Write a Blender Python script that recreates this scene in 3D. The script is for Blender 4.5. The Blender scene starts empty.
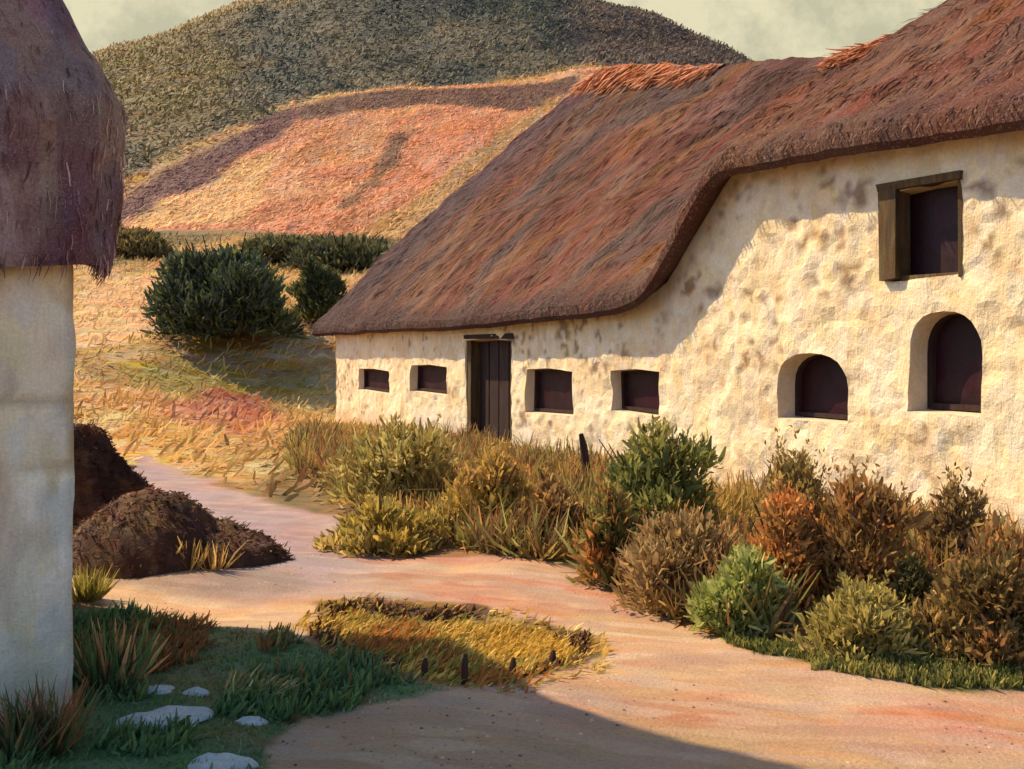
import bpy, math, random
import numpy as np
from mathutils import Vector
from mathutils.geometry import delaunay_2d_cdt

R = math.radians
rng = np.random.default_rng(11)
scene = bpy.context.scene
COL = scene.collection

# ------------------------------------------------------------------ helpers
F, HX, HY, EYE = 1000.0, 512.0, 345.0, 2.0          # focal length in pixels, principal column, horizon row, eye height


def lin(c):
    c = np.asarray(c, float) / 255.0
    return np.where(c <= 0.04045, c / 12.92, ((c + 0.055) / 1.055) ** 2.4)


def A(r, g, b, k=0.72):
    """albedo of a surface that shows as this 8 bit colour in warm sun"""
    return np.clip(lin((r, g, b)) * np.array((0.96, 1.15, 1.5)) * k, 0.002, 0.85)


def hash2(ix, iy, seed):
    h = (ix.astype(np.int64) * 374761393 + iy.astype(np.int64) * 668265263 + seed * 1442695041) & 0x7fffffff
    h = ((h ^ (h >> 13)) * 1274126177) & 0x7fffffff
    return ((h ^ (h >> 16)) & 0xffff) / 65535.0


def vnoise(x, y, seed=0):
    x = np.asarray(x, float); y = np.asarray(y, float)
    ix, iy = np.floor(x), np.floor(y)
    fx, fy = x - ix, y - iy
    fx = fx * fx * (3 - 2 * fx); fy = fy * fy * (3 - 2 * fy)
    a = hash2(ix, iy, seed); b = hash2(ix + 1, iy, seed)
    c = hash2(ix, iy + 1, seed); d = hash2(ix + 1, iy + 1, seed)
    return (a + (b - a) * fx) * (1 - fy) + (c + (d - c) * fx) * fy


def fbm(x, y, seed=0, o=4):
    s = 0; amp = 0.5; t = 0
    for i in range(o):
        s = s + amp * vnoise(x * 2 ** i, y * 2 ** i, seed + i * 17); t += amp; amp *= 0.5
    return s / t


def sstep(a, b, x):
    t = np.clip((np.asarray(x, float) - a) / (b - a), 0, 1)
    return t * t * (3 - 2 * t)


def tag(o, label=None, cat=None, group=None, kind=None):
    if label: o['label'] = label
    if cat: o['category'] = cat
    if group: o['group'] = group
    if kind: o['kind'] = kind
    return o


def empty(name, loc, rz=0.0):
    o = bpy.data.objects.new(name, None); COL.objects.link(o)
    o.location = loc; o.rotation_euler = (0, 0, rz); o.empty_display_size = 0.2
    return o


def mesh(name, verts, faces, mat, parent=None, col=None, loc=None, smooth=False):
    me = bpy.data.meshes.new(name)
    verts = np.asarray(verts, np.float32)
    if isinstance(faces, np.ndarray):
        k = faces.shape[1]; nf = len(faces)
        me.vertices.add(len(verts)); me.vertices.foreach_set('co', verts.ravel())
        me.loops.add(nf * k); me.loops.foreach_set('vertex_index', faces.astype(np.int32).ravel())
        me.polygons.add(nf); me.polygons.foreach_set('loop_start', np.arange(0, nf * k, k, dtype=np.int32))
        me.update(calc_edges=True)
    else:
        me.from_pydata([tuple(map(float, v)) for v in verts], [], [list(map(int, f)) for f in faces])
    me.validate()
    if col is not None:
        at = me.attributes.new('tint', 'FLOAT_COLOR', 'POINT')
        c = np.ones((len(verts), 4), np.float32); c[:, :3] = col
        at.data.foreach_set('color', c.ravel())
    if smooth:
        me.polygons.foreach_set('use_smooth', np.ones(len(me.polygons), bool))
    me.materials.append(mat)
    o = bpy.data.objects.new(name, me); COL.objects.link(o)
    if parent: o.parent = parent
    if loc is not None: o.location = loc
    return o


# ------------------------------------------------------------------ materials
def paint(name, base=None, dab=(4, 4, 4), rot=(0, 0, 0), var=0.35, hue=0.03, sat=0.25, grain=60.0, gvar=0.25,
          rough=0.75, spec=0.25, bump=0.35, dist=0.02, glint=0.0, glintcol=(0.5, 0.4, 0.35), glintscale=90, warp=0.6):
    """a surface laid on in dabs: cells stretched along one direction, each a shade of its own, with a fine grain"""
    m = bpy.data.materials.new(name); m.use_nodes = True
    nt = m.node_tree; N = nt.nodes; L = nt.links
    bs = N['Principled BSDF']
    tc = N.new('ShaderNodeTexCoord')
    mp = N.new('ShaderNodeMapping'); mp.inputs['Scale'].default_value = dab; mp.inputs['Rotation'].default_value = rot
    mp.vector_type = 'TEXTURE'
    mp.inputs['Scale'].default_value = tuple(1.0 / d for d in dab)
    L.new(tc.outputs['Object'], mp.inputs['Vector'])
    wn = N.new('ShaderNodeTexNoise'); wn.inputs['Scale'].default_value = 0.8; wn.inputs['Detail'].default_value = 3
    L.new(mp.outputs['Vector'], wn.inputs['Vector'])
    sub = N.new('ShaderNodeVectorMath'); sub.operation = 'SUBTRACT'; sub.inputs[1].default_value = (.5, .5, .5)
    L.new(wn.outputs['Color'], sub.inputs[0])
    scl = N.new('ShaderNodeVectorMath'); scl.operation = 'SCALE'; scl.inputs['Scale'].default_value = warp * 2
    L.new(sub.outputs[0], scl.inputs[0])
    add = N.new('ShaderNodeVectorMath'); add.operation = 'ADD'
    L.new(mp.outputs['Vector'], add.inputs[0]); L.new(scl.outputs[0], add.inputs[1])
    vo = N.new('ShaderNodeTexVoronoi'); vo.feature = 'SMOOTH_F1'; vo.inputs['Smoothness'].default_value = 0.35
    vo.inputs['Scale'].default_value = 1.0
    L.new(add.outputs[0], vo.inputs['Vector'])
    sep = N.new('ShaderNodeSeparateColor'); L.new(vo.outputs['Color'], sep.inputs[0])
    # bristle lines along the dab
    br = N.new('ShaderNodeMapping'); br.vector_type = 'TEXTURE'; br.inputs['Rotation'].default_value = rot
    br.inputs['Scale'].default_value = tuple(1.0 / (d * (9 if d > min(dab) * 1.01 else 2.0)) for d in dab)
    L.new(tc.outputs['Object'], br.inputs['Vector'])
    bn = N.new('ShaderNodeTexNoise'); bn.inputs['Scale'].default_value = 1.0; bn.inputs['Detail'].default_value = 4
    bn.inputs['Roughness'].default_value = 0.7
    L.new(br.outputs['Vector'], bn.inputs['Vector'])
    gn = N.new('ShaderNodeTexNoise'); gn.inputs['Scale'].default_value = grain; gn.inputs['Detail'].default_value = 3
    gn.inputs['Roughness'].default_value = 0.7
    L.new(tc.outputs['Object'], gn.inputs['Vector'])

    def rng_map(sock, lo, hi, a=0.0, b=1.0):
        r = N.new('ShaderNodeMapRange'); r.inputs[1].default_value = a; r.inputs[2].default_value = b
        r.inputs[3].default_value = lo; r.inputs[4].default_value = hi
        L.new(sock, r.inputs[0]); return r.outputs[0]

    def mul(a, b):
        x = N.new('ShaderNodeMath'); x.operation = 'MULTIPLY'; L.new(a, x.inputs[0]); L.new(b, x.inputs[1]); return x.outputs[0]
    v = mul(mul(rng_map(sep.outputs[0], 1 - var, 1 + var), rng_map(bn.outputs['Fac'], 1 - var * .8, 1 + var * .8, .25, .75)),
            rng_map(gn.outputs['Fac'], 1 - gvar, 1 + gvar, .25, .75))
    hsv = N.new('ShaderNodeHueSaturation')
    L.new(v, hsv.inputs['Value'])
    L.new(rng_map(sep.outputs[1], .5 - hue, .5 + hue), hsv.inputs['Hue'])
    L.new(rng_map(sep.outputs[2], 1 - sat, 1 + sat), hsv.inputs['Saturation'])
    if base is None:
        at = N.new('ShaderNodeAttribute'); at.attribute_name = 'tint'; L.new(at.outputs['Color'], hsv.inputs['Color'])
    else:
        hsv.inputs['Color'].default_value = (*[float(x) for x in base], 1)
    out = hsv.outputs['Color']
    if glint > 0:  # pale specks in the base colour stand in for glints of canvas glare
        fn = N.new('ShaderNodeTexNoise'); fn.inputs['Scale'].default_value = glintscale; fn.inputs['Detail'].default_value = 2
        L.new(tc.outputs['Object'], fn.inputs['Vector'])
        fp = N.new('ShaderNodeTexNoise'); fp.inputs['Scale'].default_value = glintscale * 0.03; fp.inputs['Detail'].default_value = 2
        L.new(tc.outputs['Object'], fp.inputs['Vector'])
        fm = mul(rng_map(fn.outputs['Fac'], 0, 1, .56, .68), rng_map(fp.outputs['Fac'], 0.1, glint, .35, .65))
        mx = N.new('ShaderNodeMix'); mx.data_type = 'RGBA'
        L.new(fm, mx.inputs['Factor']); L.new(out, mx.inputs['A']); mx.inputs['B'].default_value = (*glintcol, 1)
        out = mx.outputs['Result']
    L.new(out, bs.inputs['Base Color'])
    bs.inputs['Roughness'].default_value = rough
    bs.inputs['Specular IOR Level'].default_value = spec
    hs = N.new('ShaderNodeMath'); hs.operation = 'ADD'
    L.new(bn.outputs['Fac'], hs.inputs[0]); L.new(gn.outputs['Fac'], hs.inputs[1])
    h2 = N.new('ShaderNodeMath'); h2.operation = 'ADD'
    L.new(hs.outputs[0], h2.inputs[0]); L.new(vo.outputs['Distance'], h2.inputs[1])
    bp = N.new('ShaderNodeBump'); bp.inputs['Strength'].default_value = bump; bp.inputs['Distance'].default_value = dist
    L.new(h2.outputs[0], bp.inputs['Height']); L.new(bp.outputs['Normal'], bs.inputs['Normal'])
    return m


def leafmat(name, grain=60.0, rough=.65, transl=.4, var=.3):
    """leaves and blades: each has its tint, mottled by noise, and lets some light through"""
    m = bpy.data.materials.new(name); m.use_nodes = True
    nt = m.node_tree; N = nt.nodes; L = nt.links
    bs = N['Principled BSDF']; out = N['Material Output']
    at = N.new('ShaderNodeAttribute'); at.attribute_name = 'tint'
    tc = N.new('ShaderNodeTexCoord')
    gn = N.new('ShaderNodeTexNoise'); gn.inputs['Scale'].default_value = grain; gn.inputs['Detail'].default_value = 4; gn.inputs['Roughness'].default_value = .7
    L.new(tc.outputs['Object'], gn.inputs['Vector'])
    r = N.new('ShaderNodeMapRange'); r.inputs[1].default_value = .25; r.inputs[2].default_value = .75; r.inputs[3].default_value = 1 - var; r.inputs[4].default_value = 1 + var
    L.new(gn.outputs['Fac'], r.inputs[0])
    h = N.new('ShaderNodeHueSaturation'); L.new(r.outputs[0], h.inputs['Value']); L.new(at.outputs['Color'], h.inputs['Color'])
    L.new(h.outputs[0], bs.inputs['Base Color']); bs.inputs['Roughness'].default_value = rough; bs.inputs['Specular IOR Level'].default_value = .2
    tr = N.new('ShaderNodeBsdfTranslucent'); L.new(h.outputs[0], tr.inputs['Color'])
    mx = N.new('ShaderNodeMixShader'); mx.inputs[0].default_value = transl
    L.new(bs.outputs[0], mx.inputs[1]); L.new(tr.outputs[0], mx.inputs[2]); L.new(mx.outputs[0], out.inputs['Surface'])
    return m


M_near = paint('earth_near', dab=(2.2, 8, 8), rot=(0, 0, R(-18)), var=.12, hue=.01, sat=.18, grain=45, gvar=.2, bump=.5, dist=.03)
M_mead = paint('earth_meadow', dab=(.9, 2.6, 2.6), rot=(0, 0, R(10)), var=.25, hue=.03, sat=.25, grain=14, gvar=.25, bump=.5, dist=.08)
M_field = paint('earth_field', dab=(.22, 1.0, .22), rot=(0, 0, R(74)), var=.16, hue=.008, sat=.2, grain=5, gvar=.3, bump=.4, dist=.2)
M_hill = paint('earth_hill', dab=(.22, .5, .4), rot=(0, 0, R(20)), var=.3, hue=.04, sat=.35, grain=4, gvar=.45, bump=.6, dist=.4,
               glint=.45, glintcol=tuple(A(170, 155, 130)), glintscale=3.0)
M_leaf = leafmat('leaf_dabs', 45)
M_wood_leaf = leafmat('far_leaf_dabs', 2.5, transl=.25, var=.5)
M_stem = paint('stem_bark', base=A(85, 55, 35), dab=(20, 20, 4), var=.3)
M_plaster = paint('lime_plaster', dab=(6, 6, 4), var=.08, hue=.008, sat=.2, grain=30, gvar=.12, rough=.9, spec=.15, bump=.4, dist=.04)
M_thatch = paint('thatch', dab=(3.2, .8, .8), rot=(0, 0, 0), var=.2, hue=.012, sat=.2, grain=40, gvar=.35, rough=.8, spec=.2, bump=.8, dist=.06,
                 glint=.55, glintcol=tuple(A(190, 140, 120)), glintscale=28)
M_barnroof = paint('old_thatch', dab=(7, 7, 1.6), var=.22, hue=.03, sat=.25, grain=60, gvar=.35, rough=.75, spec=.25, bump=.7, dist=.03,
                   glint=.6, glintcol=tuple(A(205, 175, 150, .9)), glintscale=130)
M_barnwall = paint('old_limewash', dab=(7, 7, 3.5), var=.1, hue=.01, sat=.3, grain=60, gvar=.14, rough=.9, spec=.1, bump=.5, dist=.02)
M_timber = paint('weathered_timber', base=A(105, 78, 45), dab=(24, 24, 3), var=.3, grain=60, rough=.8, bump=.4)
M_dark_timber = paint('dark_timber', base=A(62, 38, 30), dab=(20, 20, 3), var=.3, grain=60, rough=.7, bump=.4)
M_pane = paint('dark_pane', base=A(52, 18, 22), dab=(5, 5, 4), var=.3, hue=.03, grain=40, rough=.5, spec=.2, bump=.15)
M_heap = paint('dung', dab=(5, 5, 9), var=.3, hue=.02, sat=.2, grain=50, gvar=.35, rough=.85, bump=.7, dist=.04)
M_stone = paint('pale_stone', dab=(6, 6, 6), base=A(190, 184, 160, .8), var=.12, grain=45, gvar=.2, rough=.85, bump=.5)

# ------------------------------------------------------------------ farmhouse frame
P0 = np.array((-4.70, 26.70)); P1 = np.array((4.76, 9.30))
AX = (P1 - P0) / np.linalg.norm(P1 - P0)               # along the wall, to the near end
IN = np.array((-AX[1], AX[0]))                         # into the house
HOUSE_L, HOUSE_D = 25.0, 11.0


def on_wall(px, py, c=0.0):
    """where the line of sight through a pixel meets the vertical plane c metres behind the wall face: (along, height)"""
    r = np.array(((px - HX) / F, 1.0))
    t = ((P0 + IN * c) @ IN) / (r @ IN)
    q = r * t - P0
    return float(q @ AX), float(EYE + (HY - py) / F * t)


# ------------------------------------------------------------------ terrain
EY = np.array([-50, 14, 17, 20, 25, 30, 40, 50, 58, 62, 75, 90, 112.])
EZ = np.array([0, 0, .05, .3, 1.0, 2.0, 4.0, 6.2, 8.0, 9.0, 14.0, 21.5, 32.])
CR = (np.array([-200, 0, 60, 110, 175, 240, 340, 450, 540, 600, 660, 700, 735, 790, 900, 1200.]) - HX) / F
CE = np.array([200, 250, 270, 296, 320, 344, 366, 374, 362, 346, 322, 306, 290, 255, 230, 200.]) / F
HOLLOW = None


def zfun(X, Y, detail=True):
    X = np.asarray(X, float); Y = np.asarray(Y, float)
    z = np.interp(Y, EY, EZ)
    z = (z + np.interp(Y - 1.5, EY, EZ) + np.interp(Y + 1.5, EY, EZ)) / 3
    r = X / np.maximum(Y, 5)
    ec = np.interp(r, CR, CE)
    e0 = (32.0 - EYE) / 112
    t = sstep(108, 160, Y)
    e = e0 + (ec - e0) * t
    zh = EYE + e * Y
    zh = np.where(Y > 160, (EYE + ec * 160) + (Y - 160) * 0.05 - np.maximum(Y - 185, 0) * 0.25, zh)
    z = np.where(Y > 112, zh, z)
    q = np.stack([X - P0[0], Y - P0[1]], -1)
    u = q @ AX; v = q @ IN
    du = np.maximum(np.maximum(-u, u - HOUSE_L), 0); dv = np.maximum(np.maximum(-v, v - HOUSE_D), 0)
    d = np.hypot(du, dv)
    z = z * sstep(0.3, 7.5, d)
    if detail:
        far = sstep(20, 60, Y)
        z = z + (fbm(X * .9, Y * .9, 3) - .5) * .12 * (1 - far) * sstep(.3, 2, d)
        z = z + (fbm(X * .25, Y * .25, 5) - .5) * .8 * far + (fbm(X * .09, Y * .09, 8) - .5) * 3.2 * sstep(85, 130, Y)
        if HOLLOW is not None:
            sd = poly_sd(X, Y, HOLLOW)
            z = z - .075 * sstep(-.02, .14, sd) * (0.35 + 0.65 * sstep(6.2, 7.6, Y))
    return z


def ground_at(px, py):
    """plan point where the line of sight through a pixel meets the ground"""
    Y = np.concatenate([np.arange(3.5, 40, .02), np.arange(40, 220, .1)])
    X = (px - HX) / F * Y
    zr = EYE + (HY - py) / F * Y
    hit = np.nonzero(zr <= zfun(X, Y, False))[0]
    i = hit[0] if len(hit) else len(Y) - 1
    return np.array((X[i], Y[i]))


def plan(pts):
    return np.array([ground_at(x, y) for x, y in pts])


def poly_sd(X, Y, P):
    """signed distance to a plan polygon, positive inside"""
    X = np.asarray(X, float); Y = np.asarray(Y, float)
    d = np.full(X.shape, 1e9); ins = np.zeros(X.shape, bool)
    n = len(P)
    for i in range(n):
        a = P[i]; b = P[(i + 1) % n]
        ab = b - a; l2 = ab @ ab + 1e-9
        t = np.clip(((X - a[0]) * ab[0] + (Y - a[1]) * ab[1]) / l2, 0, 1)
        d = np.minimum(d, np.hypot(X - a[0] - t * ab[0], Y - a[1] - t * ab[1]))
        c = (a[1] > Y) != (b[1] > Y)
        xi = a[0] + (Y - a[1]) / (b[1] - a[1] + 1e-12) * ab[0]
        ins ^= c & (X < xi)
    return np.where(ins, d, -d)


HOLLOW_PX = [(318, 607), (350, 604), (380, 607), (430, 612), (470, 606), (520, 618), (585, 632), (596, 648), (560, 668),
             (500, 684), (450, 682), (400, 672), (345, 660), (322, 640)]
REG = {
    # name: (pixels round the patch, edge softness as a share of the distance, edge noise)
    'field': [(112, 196), (150, 170), (200, 146), (240, 130), (280, 108), (340, 94), (420, 86), (500, 80), (592, 70), (640, 90), (640, 236), (420, 240), (300, 236), (200, 233), (128, 232), (112, 215)],
    'purple': [(108, 188), (160, 162), (215, 138), (260, 114), (300, 100), (296, 130), (240, 158), (212, 180), (165, 198), (134, 218), (108, 218)],
    'brownstrip': [(290, 104), (400, 92), (500, 86), (585, 78), (560, 100), (520, 112), (440, 108), (360, 112), (300, 124)],
    'tanleft': [(128, 206), (200, 190), (240, 160), (276, 150), (262, 192), (250, 222), (200, 230), (134, 228)],
    'olivright': [(520, 118), (556, 104), (470, 190), (400, 240), (330, 238), (390, 214), (452, 172)],
    'greystreak': [(392, 138), (406, 128), (404, 142), (386, 172), (352, 204), (318, 222), (346, 200), (374, 170)],
    'redpatch': [(420, 120), (500, 116), (520, 124), (450, 168), (410, 196), (380, 196), (400, 160)],
    'path': [(140, 452), (176, 466), (215, 480), (250, 497), (330, 518), (352, 538), (420, 556), (500, 560), (560, 566), (610, 585), (690, 628), (770, 650),
             (800, 664), (900, 684), (1030, 690), (1140, 700), (1200, 1500), (380, 1500), (250, 900), (262, 745), (300, 712), (420, 690), (520, 682),
             (600, 655), (590, 632), (520, 618), (470, 606), (380, 606), (318, 604), (330, 640), (280, 640), (240, 632), (160, 616), (76, 600), (60, 580),
             (110, 574), (170, 574), (215, 576), (210, 570), (180, 556), (150, 520), (120, 470)],
    'lilac': [(140, 452), (215, 480), (250, 497), (335, 520), (352, 545), (345, 580), (300, 590), (240, 590), (190, 560), (150, 520), (120, 470)],
    'sand': [(70, 580), (150, 592), (230, 606), (300, 604), (330, 612), (330, 645), (260, 634), (160, 616), (70, 606)],
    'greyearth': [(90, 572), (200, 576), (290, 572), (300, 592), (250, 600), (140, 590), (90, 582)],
    'island': HOLLOW_PX,
    'darkgrass': [(60, 612), (160, 620), (250, 636), (330, 652), (420, 684), (450, 692), (380, 708), (300, 712), (262, 740), (245, 900), (0, 900), (0, 640)],
    'greenverge': [(716, 634), (770, 650), (800, 655), (880, 668), (960, 672), (1030, 672), (1030, 690), (950, 690), (870, 682), (800, 664), (740, 648)],
    'rust': [(900, 700), (985, 712), (1000, 738), (930, 742), (850, 732)],
    'mead_pink1': [(170, 402), (215, 394), (245, 404), (238, 430), (190, 428), (160, 418)],
    'mead_pink2': [(215, 400), (255, 394), (275, 420), (235, 436)],
    'mead_olive1': [(120, 365), (180, 360), (230, 372), (190, 396), (130, 390)],
    'mead_olive2': [(200, 375), (320, 362), (336, 390), (290, 402), (240, 392)],
    'mead_ochre': [(110, 430), (180, 430), (260, 470), (250, 492), (190, 472), (110, 452)],
    'mead_tan': [(76, 270), (160, 275), (160, 335), (76, 345)],
    'mead_brown': [(110, 233), (420, 233), (400, 262), (300, 268), (240, 240), (170, 250), (110, 268)],
}
HOLLOW_PLAN = plan(HOLLOW_PX)
POLY = {k: plan(v) for k, v in REG.items()}
HOLLOW = HOLLOW_PLAN

# polar sheet: dense where it is near, coarse where it is far
TH = np.radians(np.concatenate([np.arange(-80, -34, 1.0), np.arange(-34, 34, .085), np.arange(34, 80.1, 1.0)]))
RR = np.concatenate([np.linspace(.3, 3.4, 8), np.exp(np.linspace(math.log(3.6), math.log(62), 420)), np.exp(np.linspace(math.log(62.5), math.log(200), 150)), np.array([230, 280, 360, 480, 640.])])
TT, RG = np.meshgrid(TH, RR)
GX = RG * np.sin(TT); GY = RG * np.cos(TT)
GZ = zfun(GX, GY)
nr, nc = GX.shape


def inside(name, X, Y, soft=.012, warp=.02, wf=14.0):
    """0..1 mask of a patch, its edge frayed by noise whose grain grows with the distance"""
    rr = np.hypot(X, Y)
    g = np.maximum(rr, 3)
    th = np.arctan2(X, Y) * wf; lr = np.log(g) * wf * 2.2
    off = (fbm(th, lr, 41, 4) - .5) * 2 * warp * g
    return sstep(-soft * g, soft * g, poly_sd(X, Y, POLY[name]) + off)


def colour_ground(X, Y):
    rr = np.hypot(X, Y)
    n1 = fbm(X * .7, Y * .7, 71, 4); n2 = fbm(X * .25 + 9, Y * .25, 72, 4); n3 = fbm(X * 2.1, Y * 2.1, 73, 3)
    n4 = fbm(X * .06, Y * .06, 74, 4); n5 = fbm(X * .15, Y * .15, 76, 4)

    def mix(a, b, m): return a * (1 - m[..., None]) + b * m[..., None]
    def flat(c): return np.broadcast_to(np.asarray(c), X.shape + (3,)).copy()
    # brushy earth near the house
    near = mix(flat(A(150, 110, 58)), flat(A(110, 92, 48)), sstep(.4, .6, n1))
    near = mix(near, flat(A(165, 105, 60)), sstep(.55, .7, n3) * .7)
    # meadow
    mead = mix(flat(A(206, 150, 82)), flat(A(184, 138, 72)), sstep(.4, .62, n2))
    mead = mix(mead, flat(A(212, 172, 108)), sstep(.55, .7, n1))
    c = mix(near, mead, sstep(14, 17, Y) * sstep(-.05, -.16, X / np.maximum(Y, 1)))
    for k, col, s in (('mead_olive1', (165, 140, 62), .8), ('mead_olive2', (158, 136, 58), .85), ('mead_pink1', (190, 122, 88), .8),
                      ('mead_pink2', (182, 98, 68), .9), ('mead_ochre', (214, 158, 84), .8), ('mead_tan', (224, 172, 112), .95), ('mead_brown', (112, 92, 52), .85)):
        c = mix(c, flat(A(*col)), inside(k, X, Y, .02, .03) * s)
    # hill
    hill = mix(flat(A(92, 82, 60)), flat(A(74, 72, 54)), sstep(.42, .58, n4))
    hill = mix(hill, flat(A(118, 100, 70)), sstep(.5, .62, n5) * .8)
    hill = mix(hill, flat(A(64, 66, 52)), sstep(.55, .66, fbm(X * .11 + 3, Y * .05, 77, 4)) * .8)
    hill = mix(hill, flat(A(150, 116, 52)), sstep(-.24, -.34, X / np.maximum(Y, 1) + (n5 - .5) * .14) * sstep(72, 100, Y) * .55)
    hill = mix(hill, flat(A(98, 74, 58)), sstep(.02, .1, X / np.maximum(Y, 1)) * .8)
    hill = mix(hill, flat(A(176, 140, 84)), sstep(146, 156, Y + (n5 - .5) * 12) * sstep(-.02, -.12, X / np.maximum(Y, 1)) * .8)
    c = mix(c, hill, sstep(60, 63, Y))
    # tilled field
    fm = inside('field', X, Y, .006, .012)
    st = fbm((X * .8 + Y * .6) * .12, (X * -.6 + Y * .8) * .45, 91, 4)
    st2 = fbm((X * .25 + Y * .97) * .05, (X * -.97 + Y * .25) * .3, 92, 4)
    field = mix(flat(A(220, 150, 94, .66)), flat(A(214, 136, 88, .66)), sstep(.4, .6, st))
    field = mix(field, flat(A(218, 158, 104, .62)), sstep(.52, .7, n5) * .7)
    field = mix(field, flat(A(196, 126, 76, .6)), sstep(.54, .64, st2) * .7)
    for k, col, s in (('tanleft', (222, 168, 104), .95), ('redpatch', (212, 132, 86), .6), ('olivright', (190, 142, 80), .8), ('greystreak', (136, 102, 74), .75),
                      ('brownstrip', (142, 98, 76), .9), ('purple', (146, 94, 86), .95)):
        field = mix(field, flat(A(*col, .36 if k in ('purple', 'brownstrip', 'greystreak') else .66)), inside(k, X, Y, .006, .012) * s)
    c = mix(c, field, fm)
    edge = np.exp(-(poly_sd(X, Y, POLY['field']) / 1.1) ** 2) * sstep(64, 70, Y)
    c = mix(c, flat(A(206, 150, 84)), edge * sstep(.4, .5, n5) * .9)
    # path and its patches
    pn = fbm(X * .8 + Y * .3, Y * 2.6, 81, 4); pn2 = fbm(X * .9, Y * 1.6, 82, 4)
    path = mix(flat(A(208, 152, 112, .66)), flat(A(218, 168, 122, .66)), sstep(.4, .6, pn))
    path = mix(path, flat(A(206, 138, 102)), sstep(.52, .68, pn2) * .8)
    path = mix(path, flat(A(186, 150, 130)), sstep(.58, .7, fbm(X * .6, Y * 1.1, 83, 4)) * .6)
    path = mix(path, flat(A(172, 142, 136)), inside('lilac', X, Y, .06, .06) * .85)
    path = mix(path, flat(A(222, 170, 118)), inside('sand', X, Y, .01, .02) * .8)
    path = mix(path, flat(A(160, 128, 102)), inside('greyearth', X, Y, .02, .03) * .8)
    path = mix(path, flat(A(210, 118, 84)), inside('rust', X, Y, .03, .05) * .5)
    path = mix(path, flat(A(176, 142, 100, .75)), sstep(6.3, 5.2, Y + X * .55) * .8)  # shade of the barn put into the foreground path colour
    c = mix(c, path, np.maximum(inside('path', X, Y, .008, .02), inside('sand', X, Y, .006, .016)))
    c = mix(c, flat(A(98, 98, 46)), inside('greenverge', X, Y, .006, .02) * .9)
    dg = mix(flat(A(86, 104, 58, .9)), flat(A(104, 100, 56, .9)), sstep(.45, .65, n3))
    c = mix(c, dg, inside('darkgrass', X, Y, .008, .03))
    isl = mix(flat(A(172, 130, 50)), flat(A(140, 118, 46)), sstep(.4, .6, n1))
    c = mix(c, isl, inside('island', X, Y, .004, .012))
    sd = poly_sd(X, Y, HOLLOW_PLAN)
    rim = sstep(-.08, -.02, sd + (fbm(X * 5, Y * 5, 97, 3) - .5) * .2) * sstep(.16, .08, sd) * sstep(.4, .5, fbm(X * 2.2, Y * 1.2, 95, 3))
    c = mix(c, flat(A(88, 50, 34)), rim * .9)
    return c


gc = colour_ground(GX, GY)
idx = np.arange(nr * nc).reshape(nr, nc)
quads = np.stack([idx[:-1, :-1], idx[:-1, 1:], idx[1:, 1:], idx[1:, :-1]], -1).reshape(-1, 4)
quads = quads[:, ::-1]
cx = GX.ravel()[quads].mean(1); cy = GY.ravel()[quads].mean(1)
mp = np.maximum(inside('path', cx, cy, .008, .02), inside('sand', cx, cy, .006, .016)) * (1 - inside('darkgrass', cx, cy)) * (1 - inside('island', cx, cy))
reg = np.zeros(len(quads), int)
reg[(cy > 15.5) & (cx / np.maximum(cy, 1) < -.1)] = 2
reg[cy > 61.5] = 4
reg[(inside('field', cx, cy, .006, .012) > .5)] = 3
reg[(mp > .5) & (cy < 40)] = 1
gv = np.stack([GX, GY, GZ], -1).reshape(-1, 3)
gcl = gc.reshape(-1, 3)
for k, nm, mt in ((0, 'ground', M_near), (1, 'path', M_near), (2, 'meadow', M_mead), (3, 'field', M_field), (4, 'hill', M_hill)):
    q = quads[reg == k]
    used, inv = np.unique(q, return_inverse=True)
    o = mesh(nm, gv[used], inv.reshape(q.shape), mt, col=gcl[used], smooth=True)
    tag(o, kind='structure')
# the ground goes on behind the viewer
o = mesh('yard', [(-90, -60, -.02), (90, -60, -.02), (90, .25, -.02), (-90, .25, -.02)], np.array([[0, 1, 2, 3]]), M_near,
         col=np.tile(A(200, 150, 110), (4, 1)))
tag(o, kind='structure')


# ------------------------------------------------------------------ strokes: leaves, blades, dabs of foliage
def nrm(v): return v / (np.linalg.norm(v, axis=-1, keepdims=True) + 1e-9)


def strokes(P, D, length, width, bend=.3, taper=.35, normal=None):
    """one bent leaf blade per point: base P, direction D. returns verts, quads"""
    n = len(P)
    D = nrm(D)
    side = nrm(np.cross(D, rng.normal(size=(n, 3)) if normal is None else np.array(normal) + rng.normal(size=(n, 3)) * .3))
    up = np.cross(side, D)
    L = np.broadcast_to(length, n)[:, None]; W = np.broadcast_to(width, n)[:, None]
    b = (rng.normal(size=(n, 1)) * bend) * L
    p0 = P; p1 = P + D * L * .5 + up * b * .5; p2 = P + D * L + up * b * 0
    v = np.stack([p0 - side * W * .35, p0 + side * W * .35, p1 - side * W * .5, p1 + side * W * .5,
                  p2 - side * W * .5 * taper, p2 + side * W * .5 * taper], 1).reshape(-1, 3)
    base = np.arange(n)[:, None] * 6
    f = np.concatenate([base + np.array([[0, 1, 3, 2]]), base + np.array([[2, 3, 5, 4]])])
    return v, f


def pick(pal, n, clump=None, k0=1.35):
    pal = np.array([A(*p, k0) for p in pal])
    k = len(pal)
    if clump is None:
        i = rng.integers(0, k, n)
    else:
        i = np.clip((clump * k + rng.normal(size=n) * .8).astype(int), 0, k - 1)
    return pal[i] * (1 + rng.normal(size=(n, 1)) * .2).clip(.5, 1.7)


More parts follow.
